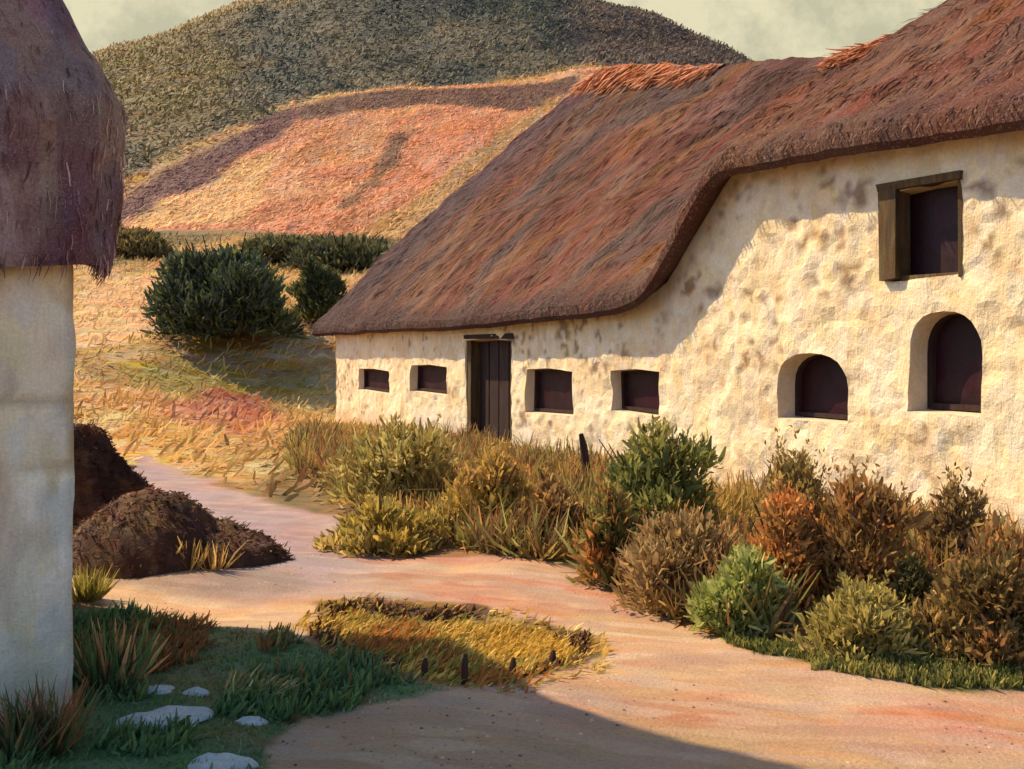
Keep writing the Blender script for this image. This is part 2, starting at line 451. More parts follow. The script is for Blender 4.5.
def foliage(lobes, n, length, width, pal, parent, name='foliage', up=.7, mat=None, shoots=0, seed=0, inner=.45):
    lob = np.array(lobes)
    wts = (lob[:, 3] * lob[:, 4] * lob[:, 5]) ** .66
    li = rng.choice(len(lob), n, p=wts / wts.sum())
    d = nrm(rng.normal(size=(n, 3)))
    d[:, 2] = np.where(d[:, 2] < -.3, -d[:, 2], d[:, 2])
    rad = inner + (1.22 - inner) * rng.random(n) ** .85
    P = lob[li, :3] + d * lob[li, 3:6] * rad[:, None]
    P[:, 2] = np.maximum(P[:, 2], .02)
    D = d * .7 + np.array((0, 0, up)) + rng.normal(size=(n, 3)) * .45
    sz = np.clip(np.exp(rng.normal(size=n) * .38 - .22), .35, 1.55)
    Ln = length * sz * (.8 + .5 * rng.random(n)); Wd = width * sz * (.6 + .7 * rng.random(n))
    s = 2.2 / max(lob[:, 3].max() * 2, .3)
    cl = .55 * fbm(P[:, 0] * s * 1.4 + P[:, 1] * s + seed, P[:, 2] * s * 1.6, 200 + seed, 2) + .45 * (li * 0.6180339 % 1)
    cl = np.clip((cl - .2) / .6, 0, .999)
    C = pick(pal, n, cl)
    v, f = strokes(P, D, Ln, Wd)
    c = np.repeat(C, 6, 0)
    if shoots:
        vs, fs, cs = [v], [f], [c]; off = len(v)
        top = lob[np.argsort(-(lob[:, 2] + lob[:, 5]))[:max(2, len(lob) // 2)]]
        for k in range(shoots):
            l = top[rng.integers(len(top))]
            a = rng.random() * 6.28; q = rng.random() ** .5 * .8
            b0 = np.array((l[0] + math.cos(a) * l[3] * q, l[1] + math.sin(a) * l[4] * q, l[2] + l[5] * .6))
            h = l[5] * (.5 + .5 * rng.random()) + .08
            m = 14
            t = rng.random(m)
            PP = b0 + np.stack([rng.normal(size=m) * .012, rng.normal(size=m) * .012, t * h], 1) + (np.array((math.cos(a), math.sin(a), 0)) * (t * t)[:, None] * h * .25)
            DD = rng.normal(size=(m, 3)) * .5 + np.array((0, 0, 1.0))
            v2, f2 = strokes(PP, DD, length * .8 * (1 - .4 * t), width * .7)
            vs.append(v2); fs.append(f2 + off); cs.append(np.repeat(pick(pal, m), 6, 0)); off += len(v2)
        v, f, c = np.concatenate(vs), np.concatenate(fs), np.concatenate(cs)
    return mesh(name, v, f, mat or M_leaf, parent, col=c)


def tube(path, rad, n=6):
    """swept tube along points, radius per point"""
    path = np.asarray(path, float); v = []; f = []
    for i, p in enumerate(path):
        t = nrm(path[min(i + 1, len(path) - 1)] - path[max(i - 1, 0)])
        s = nrm(np.cross(t, (0.31, .95, .05))); w = np.cross(t, s)
        for k in range(n):
            a = 2 * math.pi * k / n
            v.append(p + (s * math.cos(a) + w * math.sin(a)) * rad[i])
    for i in range(len(path) - 1):
        for k in range(n):
            f.append([i * n + k, i * n + (k + 1) % n, (i + 1) * n + (k + 1) % n, (i + 1) * n + k])
    f.append(list(range(n))[::-1]); f.append([(len(path) - 1) * n + k for k in range(n)])
    return v, f


def join(parts):
    V, Fc, off = [], [], 0
    for v, f in parts:
        V += [tuple(x) for x in v]; Fc += [[i + off for i in q] for q in f]; off += len(v)
    return V, Fc


def stems(root, h, spread, k=6, r=.015):
    ps = []
    for i in range(k):
        a = rng.random() * 6.28; s = spread * (.3 + .7 * rng.random())
        path = [(0 + .03 * math.cos(a), .03 * math.sin(a), -.05), (s * .35 * math.cos(a), s * .35 * math.sin(a), h * .4), (s * math.cos(a + .2), s * math.sin(a + .2), h * (.75 + .2 * rng.random()))]
        ps.append(tube(path, [r, r * .75, r * .3], 5))
    v, f = join(ps)
    return mesh('stem', v, f, M_stem, root)


def bush(label, px, base, w_px, h_px, pal, n=1500, leaf=.16, lw=.06, group=None, name='bush', cat='bush', shoots=4, nl=7, depth=.8, seed=0, up=.7, spire=0.0, mat=None, dist=None):
    """bush standing where the sight line through (px, base) meets the ground, w_px by h_px large in the picture"""
    g = ground_at(px, base)
    if dist: g = np.array(((px - HX) / F * dist, dist))
    Y = g[1]
    w = w_px / F * Y * (1.0 if mat else 1.2); h = h_px / F * Y
    z = float(zfun(np.array([g[0]]), np.array([Y]))[0])
    root = empty(name, (g[0], Y, z - .02))
    tag(root, label, cat, group)
    lobes = [(0, 0, h * .36, w * .33, w * .33 * depth, h * .38), (0, 0, h * .08, w * .44, w * .4 * depth, h * .2)]
    for i in range(nl + 5):
        a = rng.random() * 6.28; q = (.12 + .3 * rng.random()); zc = h * (.12 + .66 * rng.random() ** 1.2)
        k = 1 - (.35 + .65 * spire) * max(0, zc / h - .25)
        rs = (.08 + .13 * rng.random()); rz = h * (.1 + .2 * rng.random())
        lobes.append((math.cos(a) * w * q * k, math.sin(a) * w * q * depth * k, zc, w * rs, w * rs * depth, min(rz, (h - zc) * 1.05)))
    if spire: lobes.append((0, 0, h * .72, w * .16, w * .16, h * .3))
    fine = 6.0 if mat else 2.8
    foliage(lobes, int(n * fine), leaf / fine ** .5, lw / fine ** .7, pal, root, shoots=shoots * 4, seed=seed, up=up, mat=mat)
    stems(root, h * 1.08, w * .42, k=11, r=max(.011, w * .011))
    return root


# ------------------------------------------------------------------ farmhouse
house = empty('farmhouse', (P0[0], P0[1], 0), math.atan2(AX[1], AX[0]))
tag(house, 'long cream plastered farmhouse with a sweeping red brown thatched roof', 'farmhouse')

EAVE_OUT = .33
EAVE_PX = [(314, 337), (380, 333), (450, 330), (520, 324), (580, 319), (625, 313), (640, 306), (654, 288), (672, 256), (692, 220), (710, 188), (722, 177), (760, 171), (850, 157), (940, 144), (1024, 131)]
ev = [on_wall(x, y, -EAVE_OUT) for x, y in EAVE_PX]
ev.append((HOUSE_L + .3, ev[-1][1] + .02))
RIDGE_PX = [(588, 78, 5.0), (620, 74, 5.0), (660, 71, 5.05), (705, 68, 5.1), (745, 60, 5.2), (790, 56, 5.4), (850, 54, 5.7), (895, 45, 5.9), (925, 28, 6.0), (960, 9, 6.0), (985, -6, 6.0), (1060, -48, 6.0)]
rd = [(*on_wall(x, y, c), c) for x, y, c in RIDGE_PX]
rd.append((HOUSE_L + .3, rd[-1][1] + .25, 6.0))
ev = np.array(ev); rd = np.array(rd)


def eave_z(u): return np.interp(u, ev[:, 0], ev[:, 1])


def arch_poly(x0, x1, y0, y1, rise):
    """arched opening given by its pixels; rise is the share of the height taken by the arch"""
    ul, _ = on_wall(x0, y1); ur, _ = on_wall(x1, y1)
    um, zb = on_wall((x0 + x1) / 2, y1); _, zt = on_wall((x0 + x1) / 2, y0)
    hs = (zt - zb) * (1 - rise)
    pts = [(ul, zb), (ur, zb)]
    for k in range(13):
        a = math.pi * k / 12
        c = (ul + ur) / 2
        pts.append((c + (ur - ul) / 2 * math.copysign(abs(math.cos(a)) ** .8, math.cos(a)), zb + hs + (zt - zb - hs) * math.sin(a) ** .85))
    return pts


def rect_poly(x0, x1, y0, y1):
    ul, _ = on_wall(x0, y1); ur, _ = on_wall(x1, y1)
    _, zb = on_wall((x0 + x1) / 2, y1); _, zt = on_wall((x0 + x1) / 2, y0)
    j = lambda: float(rng.normal() * .015)
    return [(ul + j(), zb + j()), (ur + j(), zb + j()), (ur + j(), zt + j()), ((ul + ur) / 2 + j(), zt + .03), (ul + j(), zt + j())]


OPEN = [
    ('window', rect_poly(358, 389, 370, 392), .22),
    ('window', rect_poly(411, 447, 366, 394), .22),
    ('door', rect_poly(466, 511, 340, 458), .28),
    ('window', rect_poly(525, 573, 370, 414), .25),
    ('window', rect_poly(611, 659, 371, 414), .25),
    ('window', rect_poly(890, 962, 188, 277), .22),
    ('window', arch_poly(777, 847, 353, 421, .5), .34),
    ('window', arch_poly(908, 981, 311, 414, .42), .34),
]


def in_poly(x, z, P):
    ins = False
    for i in range(len(P)):
        a, b = P[i], P[(i + 1) % len(P)]
        if (a[1] > z) != (b[1] > z) and x < a[0] + (z - a[1]) / (b[1] - a[1]) * (b[0] - a[0]): ins = not ins
    return ins


def wdisp(u, z): return (fbm(np.asarray(u) * 1.6, np.asarray(z) * 1.6, 301, 4) - .5) * .09 + (fbm(np.asarray(u) * 7, np.asarray(z) * 7, 305, 2) - .5) * .045


def dens(P, step=.09):
    out = []
    for i in range(len(P)):
        a = np.array(P[i]); b = np.array(P[(i + 1) % len(P)]); k = max(1, int(np.linalg.norm(b - a) / step))
        out += [tuple(a + (b - a) * t / k) for t in range(k)]
    return out


def plaster_col(u, z, top):
    u = np.asarray(u, float); z = np.asarray(z, float)
    n = fbm(u * 1.3, z * 1.3, 310, 4); n2 = fbm(u * 4, z * 4, 311, 3); n3 = fbm(u * 2.2 + 7, z * 2.8, 312, 3)
    mix = lambda a, b, m: a * (1 - m[..., None]) + np.asarray(b) * m[..., None]
    c = np.broadcast_to(np.array((.80, .665, .45)), u.shape + (3,)).copy()
    c = mix(c, (.74, .57, .37), sstep(.5, .68, n) * .4)
    c = mix(c, (.84, .71, .50), sstep(.52, .66, n3) * .7)
    n5 = fbm(u * 2.6 + 3, z * 2.6, 316, 5)
    c = mix(c, (.42, .29, .17), np.exp(-((n5 - .58) / .012) ** 2) * sstep(.45, .55, n) * .7)
    c = mix(c, (.72, .55, .36), sstep(.6, .63, n5) * .5)
    c = mix(c, (.30, .20, .12), sstep(.64, .69, fbm(u * 7, z * 7, 318, 3)) * sstep(.55, .62, fbm(u * .8 + 2, z * .9, 319, 2)) * .9)
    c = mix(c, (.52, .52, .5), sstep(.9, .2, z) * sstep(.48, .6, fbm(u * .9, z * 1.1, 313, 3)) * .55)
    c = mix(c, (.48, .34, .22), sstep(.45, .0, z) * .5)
    return c


us = np.concatenate([np.arange(0, HOUSE_L, .25), [HOUSE_L]])
outline = [(float(u), -.3) for u in us] + [(float(u), float(eave_z(u) + .22)) for u in us[::-1]]
outline = dens(outline, .12)
pts = list(outline); edges = [(i, (i + 1) % len(outline)) for i in range(len(outline))]
holes = []
for _, P, _d in OPEN:
    D = dens(P); s = len(pts)
    holes.append((s, len(D), P)); pts += D
    edges += [(s + i, s + (i + 1) % len(D)) for i in range(len(D))]
for u in np.arange(.06, HOUSE_L, .075):
    for z in np.arange(-.2, float(eave_z(u)) + .18, .075):
        uu, zz = u + float(rng.normal()) * .015, z + float(rng.normal()) * .015
        if not any(in_poly(uu, zz, P) for _, P, _d in OPEN): pts.append((uu, zz))
res = delaunay_2d_cdt([Vector((float(p[0]), float(p[1]))) for p in pts], edges, [], 0, 1e-5)
V2 = np.array([tuple(v) for v in res[0]]); FT = []
for t in res[2]:
    c = V2[list(t)].mean(0)
    if c[1] > eave_z(c[0]) + .24 or any(in_poly(c[0], c[1], P) for _, P, _d in OPEN): continue
    FT.append(list(t))
WV = np.stack([V2[:, 0], -wdisp(V2[:, 0], V2[:, 1]), V2[:, 1]], 1)
wcol = plaster_col(V2[:, 0], V2[:, 1], None)
verts = [tuple(v) for v in WV]; cols = [tuple(c) for c in wcol]; faces = [f for f in FT]
# reveals
for (kind, P, dep) in OPEN:
    D = dens(P); s = len(verts)
    for (u, z) in D:
        verts.append((u, -float(wdisp(u, z)), z)); cols.append((.74, .6, .42))
    cu = sum(p[0] for p in D) / len(D); cz = sum(p[1] for p in D) / len(D)
    for (u, z) in D:
        verts.append((cu + (u - cu) * .95, dep + .06, cz + (z - cz) * .96)); cols.append((.6, .5, .38))
    k = len(D)
    faces += [[s + i, s + (i + 1) % k, s + k + (i + 1) % k, s + k + i] for i in range(k)]
# end walls and back wall
s = len(verts)
for (u, y, z) in [(0, 0, -.3), (0, 10, -.3), (0, 10, 2.4), (0, 0, 2.45), (HOUSE_L, 0, -.3), (HOUSE_L, 11, -.3), (HOUSE_L, 11, 4.2), (HOUSE_L, 6, 7.2), (HOUSE_L, 0, 4.3)]:
    verts.append((u, y, z)); cols.append((.76, .62, .42))
faces += [[s, s + 3, s + 2, s + 1], [s + 4, s + 5, s + 6, s + 7, s + 8], [s + 1, s + 2, s + 6, s + 5]]
mesh('wall', verts, faces, M_plaster, house, col=np.array(cols))


def inset(P, k):
    cu = sum(p[0] for p in P) / len(P); cz = sum(p[1] for p in P) / len(P)
    w = max(abs(p[0] - cu) for p in P); h = max(abs(p[1] - cz) for p in P)
    return [(cu + (p[0] - cu) * (1 - k / w), cz + (p[1] - cz) * (1 - k / h)) for p in P]


def ring(P, wdt, y0, y1):
    """flat frame of an opening between two depths"""
    Q = inset(P, wdt); n = len(P); v = []; f = []
    for pl, y in ((P, y0), (Q, y0), (Q, y1), (P, y1)):
        v += [(p[0], y, p[1]) for p in pl]
    for i in range(n):
        j = (i + 1) % n
        for a, b in ((0, 1), (1, 2), (2, 3), (3, 0)):
            f.append([a * n + i, a * n + j, b * n + j, b * n + i])
    return v, f


def slab(P, y0, y1):
    n = len(P); v = [(p[0], y0, p[1]) for p in P] + [(p[0], y1, p[1]) for p in P]
    f = [list(range(n)), [n + i for i in range(n)][::-1]] + [[i, n + i, n + (i + 1) % n, (i + 1) % n] for i in range(n)]
    return v, f


def box(x0, x1, y0, y1, z0, z1, j=0.0):
    v = [(x, y, z) for x in (x0, x1) for y in (y0, y1) for z in (z0, z1)]
    v = [tuple(np.array(p) + rng.normal(size=3) * j) for p in v]
    return v, [[0, 1, 3, 2], [4, 6, 7, 5], [0, 4, 5, 1], [2, 3, 7, 6], [0, 2, 6, 4], [1, 5, 7, 3]]


WLAB = ['small square window with a dark purple pane at the far end', 'square window between the end window and the doorway', None, 'dark window just beside the doorway with a deep shadowed edge',
        'dark window where the low roof sweeps up', 'tall upper window in a heavy timber frame under the eaves', 'low round arched window', 'tall round arched window']
for i, (kind, P, dep) in enumerate(OPEN):
    if kind == 'door':
        v, f = slab(inset(P, .04), dep - .02, dep + .05)
        d = mesh('door', v, f, M_dark_timber, house)
        uL = min(p[0] for p in P); uR = max(p[0] for p in P); zt = max(p[1] for p in P); zb = min(p[1] for p in P)
        for a, b in ((uL + .005, uL + .16), (uR - .08, uR - .005)):
            v, f = box(a, b, .03, dep - .03, zb, zt - .02, .004); mesh('jamb', v, f, M_timber, d)
        v, f = join([box(uL + .17 + k * (uR - uL - .26) / 4, uL + .17 + (k + .9) * (uR - uL - .26) / 4, dep - .045, dep - .022, zb + .03, zt - .06, .002) for k in range(4)])
        mesh('plank', v, f, M_dark_timber, d)
        v, f = box(uL - .06, uR + .08, -.012, .1, zt + .0, zt + .08, .012); mesh('lintel', v, f, M_dark_timber, house)
        continue
    wd = .05 if i < 7 and i != 5 else .06
    if i == 5:
        # heavy frame standing a little proud of the plaster
        uL, _ = on_wall(880, 277); uR, _ = on_wall(966, 277); _, zt = on_wall(922, 178); _, zb = on_wall(922, 277)
        oL = min(p[0] for p in P); oR = max(p[0] for p in P); oT = max(p[1] for p in P)
        parts = [box(oL - .09, oL + .14, -.07, .17, zb - .01, oT - .005, .008), box(oR - .03, oR + .02, -.02, .17, zb - .01, oT - .005, .008),
                 box(oL - .10, oR + .03, -.075, .17, oT - .003, zt + .02, .01), box(oL + .142, oR - .032, .02, .17, zb - .02, zb + .03, .004)]
        v, f = join(parts); w = mesh('window', v, f, M_timber, house)
    else:
        v, f = ring(inset(P, .025), wd, dep - .07, dep + .02); w = mesh('window', v, f, M_dark_timber, house)
    w['label'] = WLAB[i]
    v, f = slab(inset(P, .03), dep - .01, dep + .03); mesh('pane', v, f, M_pane, w)

# thatch: straw laid from the ridge to the eaves, lofted between the two lines
NS, NT = 260, 46
lenE = np.concatenate([[0], np.cumsum(np.linalg.norm(np.diff(ev, axis=0), axis=1))]); lenE /= lenE[-1]
lenR = np.concatenate([[0], np.cumsum(np.linalg.norm(np.diff(rd[:, :2], axis=0), axis=1))]); lenR /= lenR[-1]
S = np.linspace(0, 1, NS)


def smooth(a, k):
    for _ in range(k):
        b = a.copy(); b[1:-1] = (a[:-2] + 2 * a[1:-1] + a[2:]) / 4; a = b
    return a


Eu = smooth(np.interp(S, lenE, ev[:, 0]), 6); Ez = smooth(np.interp(S, lenE, ev[:, 1]), 6)
# match eave and ridge stations by position along the house once the hip is passed
Eu_n = Eu
Ru = np.interp(Eu_n, [Eu_n[0], 13.0, 16.0, HOUSE_L + .3], [rd[0, 0], 13.6, 16.2, HOUSE_L + .3])
Rz = smooth(np.interp(Ru, rd[:, 0], rd[:, 1]), 10); Rc = np.interp(Ru, rd[:, 0], rd[:, 2])
secV = []; secC = []
TH_LIP = .32
T = np.linspace(0, 1, NT)
for i in range(NS):
    e = np.array((Eu[i], -EAVE_OUT, Ez[i])); r = np.array((Ru[i], Rc[i], Rz[i]))
    slope = (r[2] - e[2]) / (r[1] - e[1])
    row = [np.array((Eu[i], .25, Ez[i] + slope * (EAVE_OUT + .25) * .9)), e + (0, .04, 0), e + (0, -.05, .07), e + (0, -.04, TH_LIP * .7)]
    e2 = e + (0, .06, TH_LIP)
    for t in T:
        p = e2 + (r - e2) * t
        p = p + np.array((0, 0, .22 * math.sin(math.pi * t)))
        row.append(p)
    back = np.array((Ru[i] * .5 + Eu[i] * .5, Rc[i] * 2 + .5, 2.35))
    for t in np.linspace(.08, 1, 12):
        row.append(r + (back - r) * t)
    row.append(back + (0, -.5, .1))
    secV.append(row)
secV = np.array(secV)
ns, nt = secV.shape[:2]
uu = secV[..., 0]; ss = np.broadcast_to(np.arange(nt) / nt * 9, (ns, nt))
wob = (fbm(uu * .9, ss * .8, 401, 4) - .5) * .34 + (fbm(uu * 5, ss * 2.4, 402, 3) - .5) * .10
msk = np.ones(nt); msk[0] = 0; msk[1] = .25; msk[2] = .3; msk[3] = .5
nv = np.array((0, -.6, .8))
secV = secV + (wob * msk)[..., None] * nv
# straw colour: rust, brown, grey brown patches down the slope, painted shade at the lip
mixc = lambda a, b, m: a * (1 - m[..., None]) + np.asarray(b) * m[..., None]
dg = uu * 1.0 - ss * .55
n1 = fbm(dg * .7, ss * .35 + uu * .1, 411, 4); n2 = fbm(dg * 1.6 + 5, ss * .7, 412, 4); n3 = fbm(dg * 3.5, ss * .6, 413, 3)
tc = np.broadcast_to(A(126, 73, 54), (ns, nt, 3)).copy()
tc = mixc(tc, A(100, 62, 46), sstep(.45, .62, n1))
tc = mixc(tc, A(144, 92, 58), sstep(.52, .68, n2) * .8)
tc = mixc(tc, A(152, 90, 60), sstep(.58, .72, n3) * .7)
tc = mixc(tc, A(92, 70, 60), sstep(.56, .7, fbm(dg * .9 + 3, ss * .5, 414, 4)) * .8)
sg = np.broadcast_to(S[:, None], (ns, nt))
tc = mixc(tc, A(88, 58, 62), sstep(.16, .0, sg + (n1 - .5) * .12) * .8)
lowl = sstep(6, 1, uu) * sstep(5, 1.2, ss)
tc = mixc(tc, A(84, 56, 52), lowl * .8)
tc = mixc(tc, A(78, 48, 42), np.broadcast_to(sstep(7, 3.5, np.arange(nt)), (ns, nt)) * .85)  # shade under the eave lip painted into the thatch
tc = mixc(tc, A(132, 78, 48), sstep(11, 16, uu) * .4)
ix = np.arange(ns * nt).reshape(ns, nt)
tf = np.stack([ix[:-1, :-1], ix[1:, :-1], ix[1:, 1:], ix[:-1, 1:]], -1).reshape(-1, 4)
nv0 = ns * nt
caps = [list(ix[0, :])[::-1], list(ix[-1, :])]
allf = [list(q) for q in tf] + [[int(a) for a in c] for c in caps]
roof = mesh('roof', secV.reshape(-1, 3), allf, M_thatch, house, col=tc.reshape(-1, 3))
# loose straw over the thatch and hanging at the eaves
ns_ = 26000
si = rng.integers(0, ns - 1, ns_); ti = (3 + (NT - 2) * rng.random(ns_) ** 1.15).astype(int)
ti[:2600] = rng.integers(1, 4, 2600)
dn = secV[si, ti] - secV[si, ti + 1]; al = secV[si + 1, ti] - secV[si, ti]
ti[:2600] = 6 + (ti[:2600] % 4)
short = np.where(ti < 9, .3, 1.0)
Pst = secV[si, ti] + al * rng.random((ns_, 1)) + dn * rng.random((ns_, 1)) * .5
Dst = nrm(dn) + rng.normal(size=(ns_, 3)) * .12 + nv * .005
v, f = strokes(Pst, Dst, short * .26 * (.5 + rng.random(ns_)), .014 * (.5 + rng.random(ns_)), bend=.08, taper=.3, normal=nv)
st = mesh('straw', v, f, leafmat('straw', 30, transl=.1), roof, col=np.repeat(tc[si, ti] * (1.15 + rng.normal(size=(ns_, 1)) * .3).clip(.5, 2.0), 6, 0))
st['kind'] = 'stuff'
# ridge caps of straw, sunlight on the ridge put in as lighter orange
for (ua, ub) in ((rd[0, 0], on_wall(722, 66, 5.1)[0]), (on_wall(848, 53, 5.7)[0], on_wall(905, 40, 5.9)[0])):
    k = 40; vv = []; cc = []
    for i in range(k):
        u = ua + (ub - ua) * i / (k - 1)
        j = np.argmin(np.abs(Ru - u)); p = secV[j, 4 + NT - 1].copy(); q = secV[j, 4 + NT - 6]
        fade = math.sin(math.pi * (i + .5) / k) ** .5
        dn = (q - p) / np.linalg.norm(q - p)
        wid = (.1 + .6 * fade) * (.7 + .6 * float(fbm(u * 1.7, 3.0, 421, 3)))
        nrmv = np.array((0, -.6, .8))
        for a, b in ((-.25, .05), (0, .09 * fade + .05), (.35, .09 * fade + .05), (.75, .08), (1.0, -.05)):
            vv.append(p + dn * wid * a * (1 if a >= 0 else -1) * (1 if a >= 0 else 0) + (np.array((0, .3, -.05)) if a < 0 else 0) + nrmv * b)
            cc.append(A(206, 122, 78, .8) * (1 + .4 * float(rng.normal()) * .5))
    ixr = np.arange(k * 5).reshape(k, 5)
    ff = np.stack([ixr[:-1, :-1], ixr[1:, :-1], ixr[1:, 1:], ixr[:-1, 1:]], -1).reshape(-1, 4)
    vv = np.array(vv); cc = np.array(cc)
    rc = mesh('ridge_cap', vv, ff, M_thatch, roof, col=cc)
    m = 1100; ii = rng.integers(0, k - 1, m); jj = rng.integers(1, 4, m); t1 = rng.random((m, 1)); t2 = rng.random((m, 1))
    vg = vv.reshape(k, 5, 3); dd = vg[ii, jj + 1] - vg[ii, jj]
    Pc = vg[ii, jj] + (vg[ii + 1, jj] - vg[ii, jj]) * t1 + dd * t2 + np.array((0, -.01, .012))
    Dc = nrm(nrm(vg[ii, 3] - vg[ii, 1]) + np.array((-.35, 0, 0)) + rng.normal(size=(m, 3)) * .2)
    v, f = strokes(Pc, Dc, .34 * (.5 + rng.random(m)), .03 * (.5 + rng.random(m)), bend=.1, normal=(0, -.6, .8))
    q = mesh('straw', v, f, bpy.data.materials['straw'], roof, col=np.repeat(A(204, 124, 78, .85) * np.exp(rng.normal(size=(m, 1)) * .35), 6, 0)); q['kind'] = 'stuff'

# ------------------------------------------------------------------ barn at the near left
BC = np.array((-2.325, 5.3)); bs_ = np.array((-.46, 1.0)) / math.hypot(.46, 1)   # away from the viewer
bf = np.array((-1.0, -.46)) / math.hypot(.46, 1)                                # to the left along the front
barn = empty('barn', (BC[0], BC[1], 0), math.atan2(-bf[1], -bf[0]))             # local x: right along the front, y: back
tag(barn, 'whitewashed barn corner under a steep dark purple brown thatched roof', 'barn')
BW, BD, BH = 5.0, 2.6, 2.45
gu = np.arange(-BW, .001, .05); gz = np.arange(-.15, BH + .31, .05)
U, Z = np.meshgrid(gu, gz)


def barn_disp(U, Z):
    d = (fbm(U * 4, Z * 4, 501, 3) - .5) * .03
    rowi = np.floor(Z / .34); joint = np.minimum(np.abs(Z / .34 - np.round(Z / .34)) * .34, np.abs((U + rowi * .31) / .62 - np.round((U + rowi * .31) / .62)) * .62)
    return d - .012 * sstep(.03, .0, joint) * sstep(.45, .6, fbm(U * 1.5, Z * 1.5, 503, 2))


def barn_col(U, Z):
    n = fbm(U * 2.5, Z * 2.5, 511, 4); n2 = fbm(U * 5 + 3, Z * 3, 512, 3); n3 = fbm(U * 1.1, Z * 2.2 + 4, 513, 3)
    c = np.broadcast_to(np.array((.87, .75, .54)), U.shape + (3,)).copy()
    c = mixc(c, (.60, .58, .46), sstep(.48, .6, n))
    c = mixc(c, (.66, .52, .38), sstep(.5, .66, n2) * .7)
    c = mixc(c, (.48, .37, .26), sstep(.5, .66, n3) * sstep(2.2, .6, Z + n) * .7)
    rowi = np.floor(Z / .34)
    tone = hash2(np.floor((U + rowi * .31) / .62), rowi, 514)
    c = c * (.88 + .22 * tone)[..., None]
    jt = np.minimum(np.abs(Z / .34 - np.round(Z / .34)) * .34, np.abs((U + rowi * .31) / .62 - np.round((U + rowi * .31) / .62)) * .62)
    c = mixc(c, (.42, .33, .22), sstep(.022, .004, jt + (n2 - .5) * .02) * sstep(.42, .6, fbm(U * 1.5, Z * 1.5, 503, 2)) * .55)
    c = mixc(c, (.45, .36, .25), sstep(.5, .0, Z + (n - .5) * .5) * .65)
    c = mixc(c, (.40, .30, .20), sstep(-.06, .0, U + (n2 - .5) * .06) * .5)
    return c


bv = []; bfc = []; bcl = []
def add_grid(Xg, Yg, Zg, C):
    s = len(bv); h, w = Xg.shape
    bv.extend(np.stack([Xg, Yg, Zg], -1).reshape(-1, 3)); bcl.extend(C.reshape(-1, 3))
    ii = np.arange(h * w).reshape(h, w) + s
    bfc.extend(np.stack([ii[:-1, :-1], ii[:-1, 1:], ii[1:, 1:], ii[1:, :-1]], -1).reshape(-1, 4))
edgew = (fbm(gz * 3, gz * 0, 520, 4) - .5) * .05
ew = np.where(U > -.01, edgew[:, None], 0)
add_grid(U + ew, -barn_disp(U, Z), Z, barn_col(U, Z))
gy = np.arange(0, BD + .01, .1); Yg, Zg = np.meshgrid(gy, gz)
add_grid(0 * Yg + np.where(Yg < .01, edgew[:, None], 0) + np.where(Yg > .01, (fbm(Yg * 3, Zg * 3, 521, 3) - .5) * .03, 0), np.where(Yg < .01, -barn_disp(0 * Yg, Zg), Yg), Zg, barn_col(Yg, Zg))
add_grid(*np.meshgrid([-BW, 0.], [BD]), np.array([[0, 0.]]), np.full((1, 2, 3), .7)) if False else None
s = len(bv)
for p in [(-BW, 0, -.15), (-BW, BD, -.15), (-BW, BD, BH + .3), (-BW, 0, BH + .3), (0, BD, -.15), (0, BD, BH + .3)]:
    bv.append(np.array(p, float)); bcl.append(np.array((.75, .7, .6)))
bfc += [np.array([s + 1, s, s + 3, s + 2]), np.array([s + 4, s + 1, s + 2, s + 5])]
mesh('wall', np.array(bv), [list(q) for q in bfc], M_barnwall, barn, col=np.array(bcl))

# roof: rounded rectangle rings, bulging above the eaves then drawn in to the ridge; unseen top raised to lengthen its shadow
RINGS = [(0, -.4, 2.62), (0.0, .12, 2.44), (.0, .185, 2.40), (.0, .205, 2.47), (.0, .225, 2.7), (.0, .255, 2.95), (0, .275, 3.15), (0, .27, 3.28), (0, .2, 3.42), (0, .05, 3.68), (0, -.2, 4.15), (0, -.38, 4.9), (0, -.52, 5.7), (0, -.72, 6.5), (0, -1.0, 7.1), (0, -1.2, 7.2)]
rv = []; PER = 120
for (_, off, z) in RINGS:
    x0, x1, y0, y1 = -BW - off, off, -off, BD + off
    rad = .06 if off < -1.0 else .18 + max(0, off) * .3
    loop = []
    for cxp, cyp, a0 in ((x1 - rad, y0 + rad, -90), (x1 - rad, y1 - rad, 0), (x0 + rad, y1 - rad, 90), (x0 + rad, y0 + rad, 180)):
        for k in range(8):
            a = R(a0 + 90 * k / 7); loop.append((cxp + rad * math.cos(a), cyp + rad * math.sin(a)))
    L = np.array(loop + [loop[0]]); dd = np.concatenate([[0], np.cumsum(np.linalg.norm(np.diff(L, axis=0), axis=1))])
    tt = np.linspace(0, dd[-1], PER + 1)[:-1]
    rv.append(np.stack([np.interp(tt, dd, L[:, 0]), np.interp(tt, dd, L[:, 1]), np.full(PER, z)], 1))
rv = np.array(rv)
# finer rings
fi = np.linspace(0, len(RINGS) - 1, 90)
rv = np.stack([np.stack([np.interp(fi, np.arange(len(RINGS)), rv[:, j, k]) for j in range(PER)], 1) for k in range(3)], -1)
cen = np.array((-BW / 2, BD / 2, 2.5))
rv[..., 2] += .085 * np.clip(rv[..., 1], 0, None) * np.clip(1 - (rv[..., 2] - 2.4) / 2, 0, 1)
od = rv - cen; od[..., 2] = 0; od = nrm(od)
ang = np.broadcast_to(np.arange(PER) / PER * 50, rv.shape[:2])
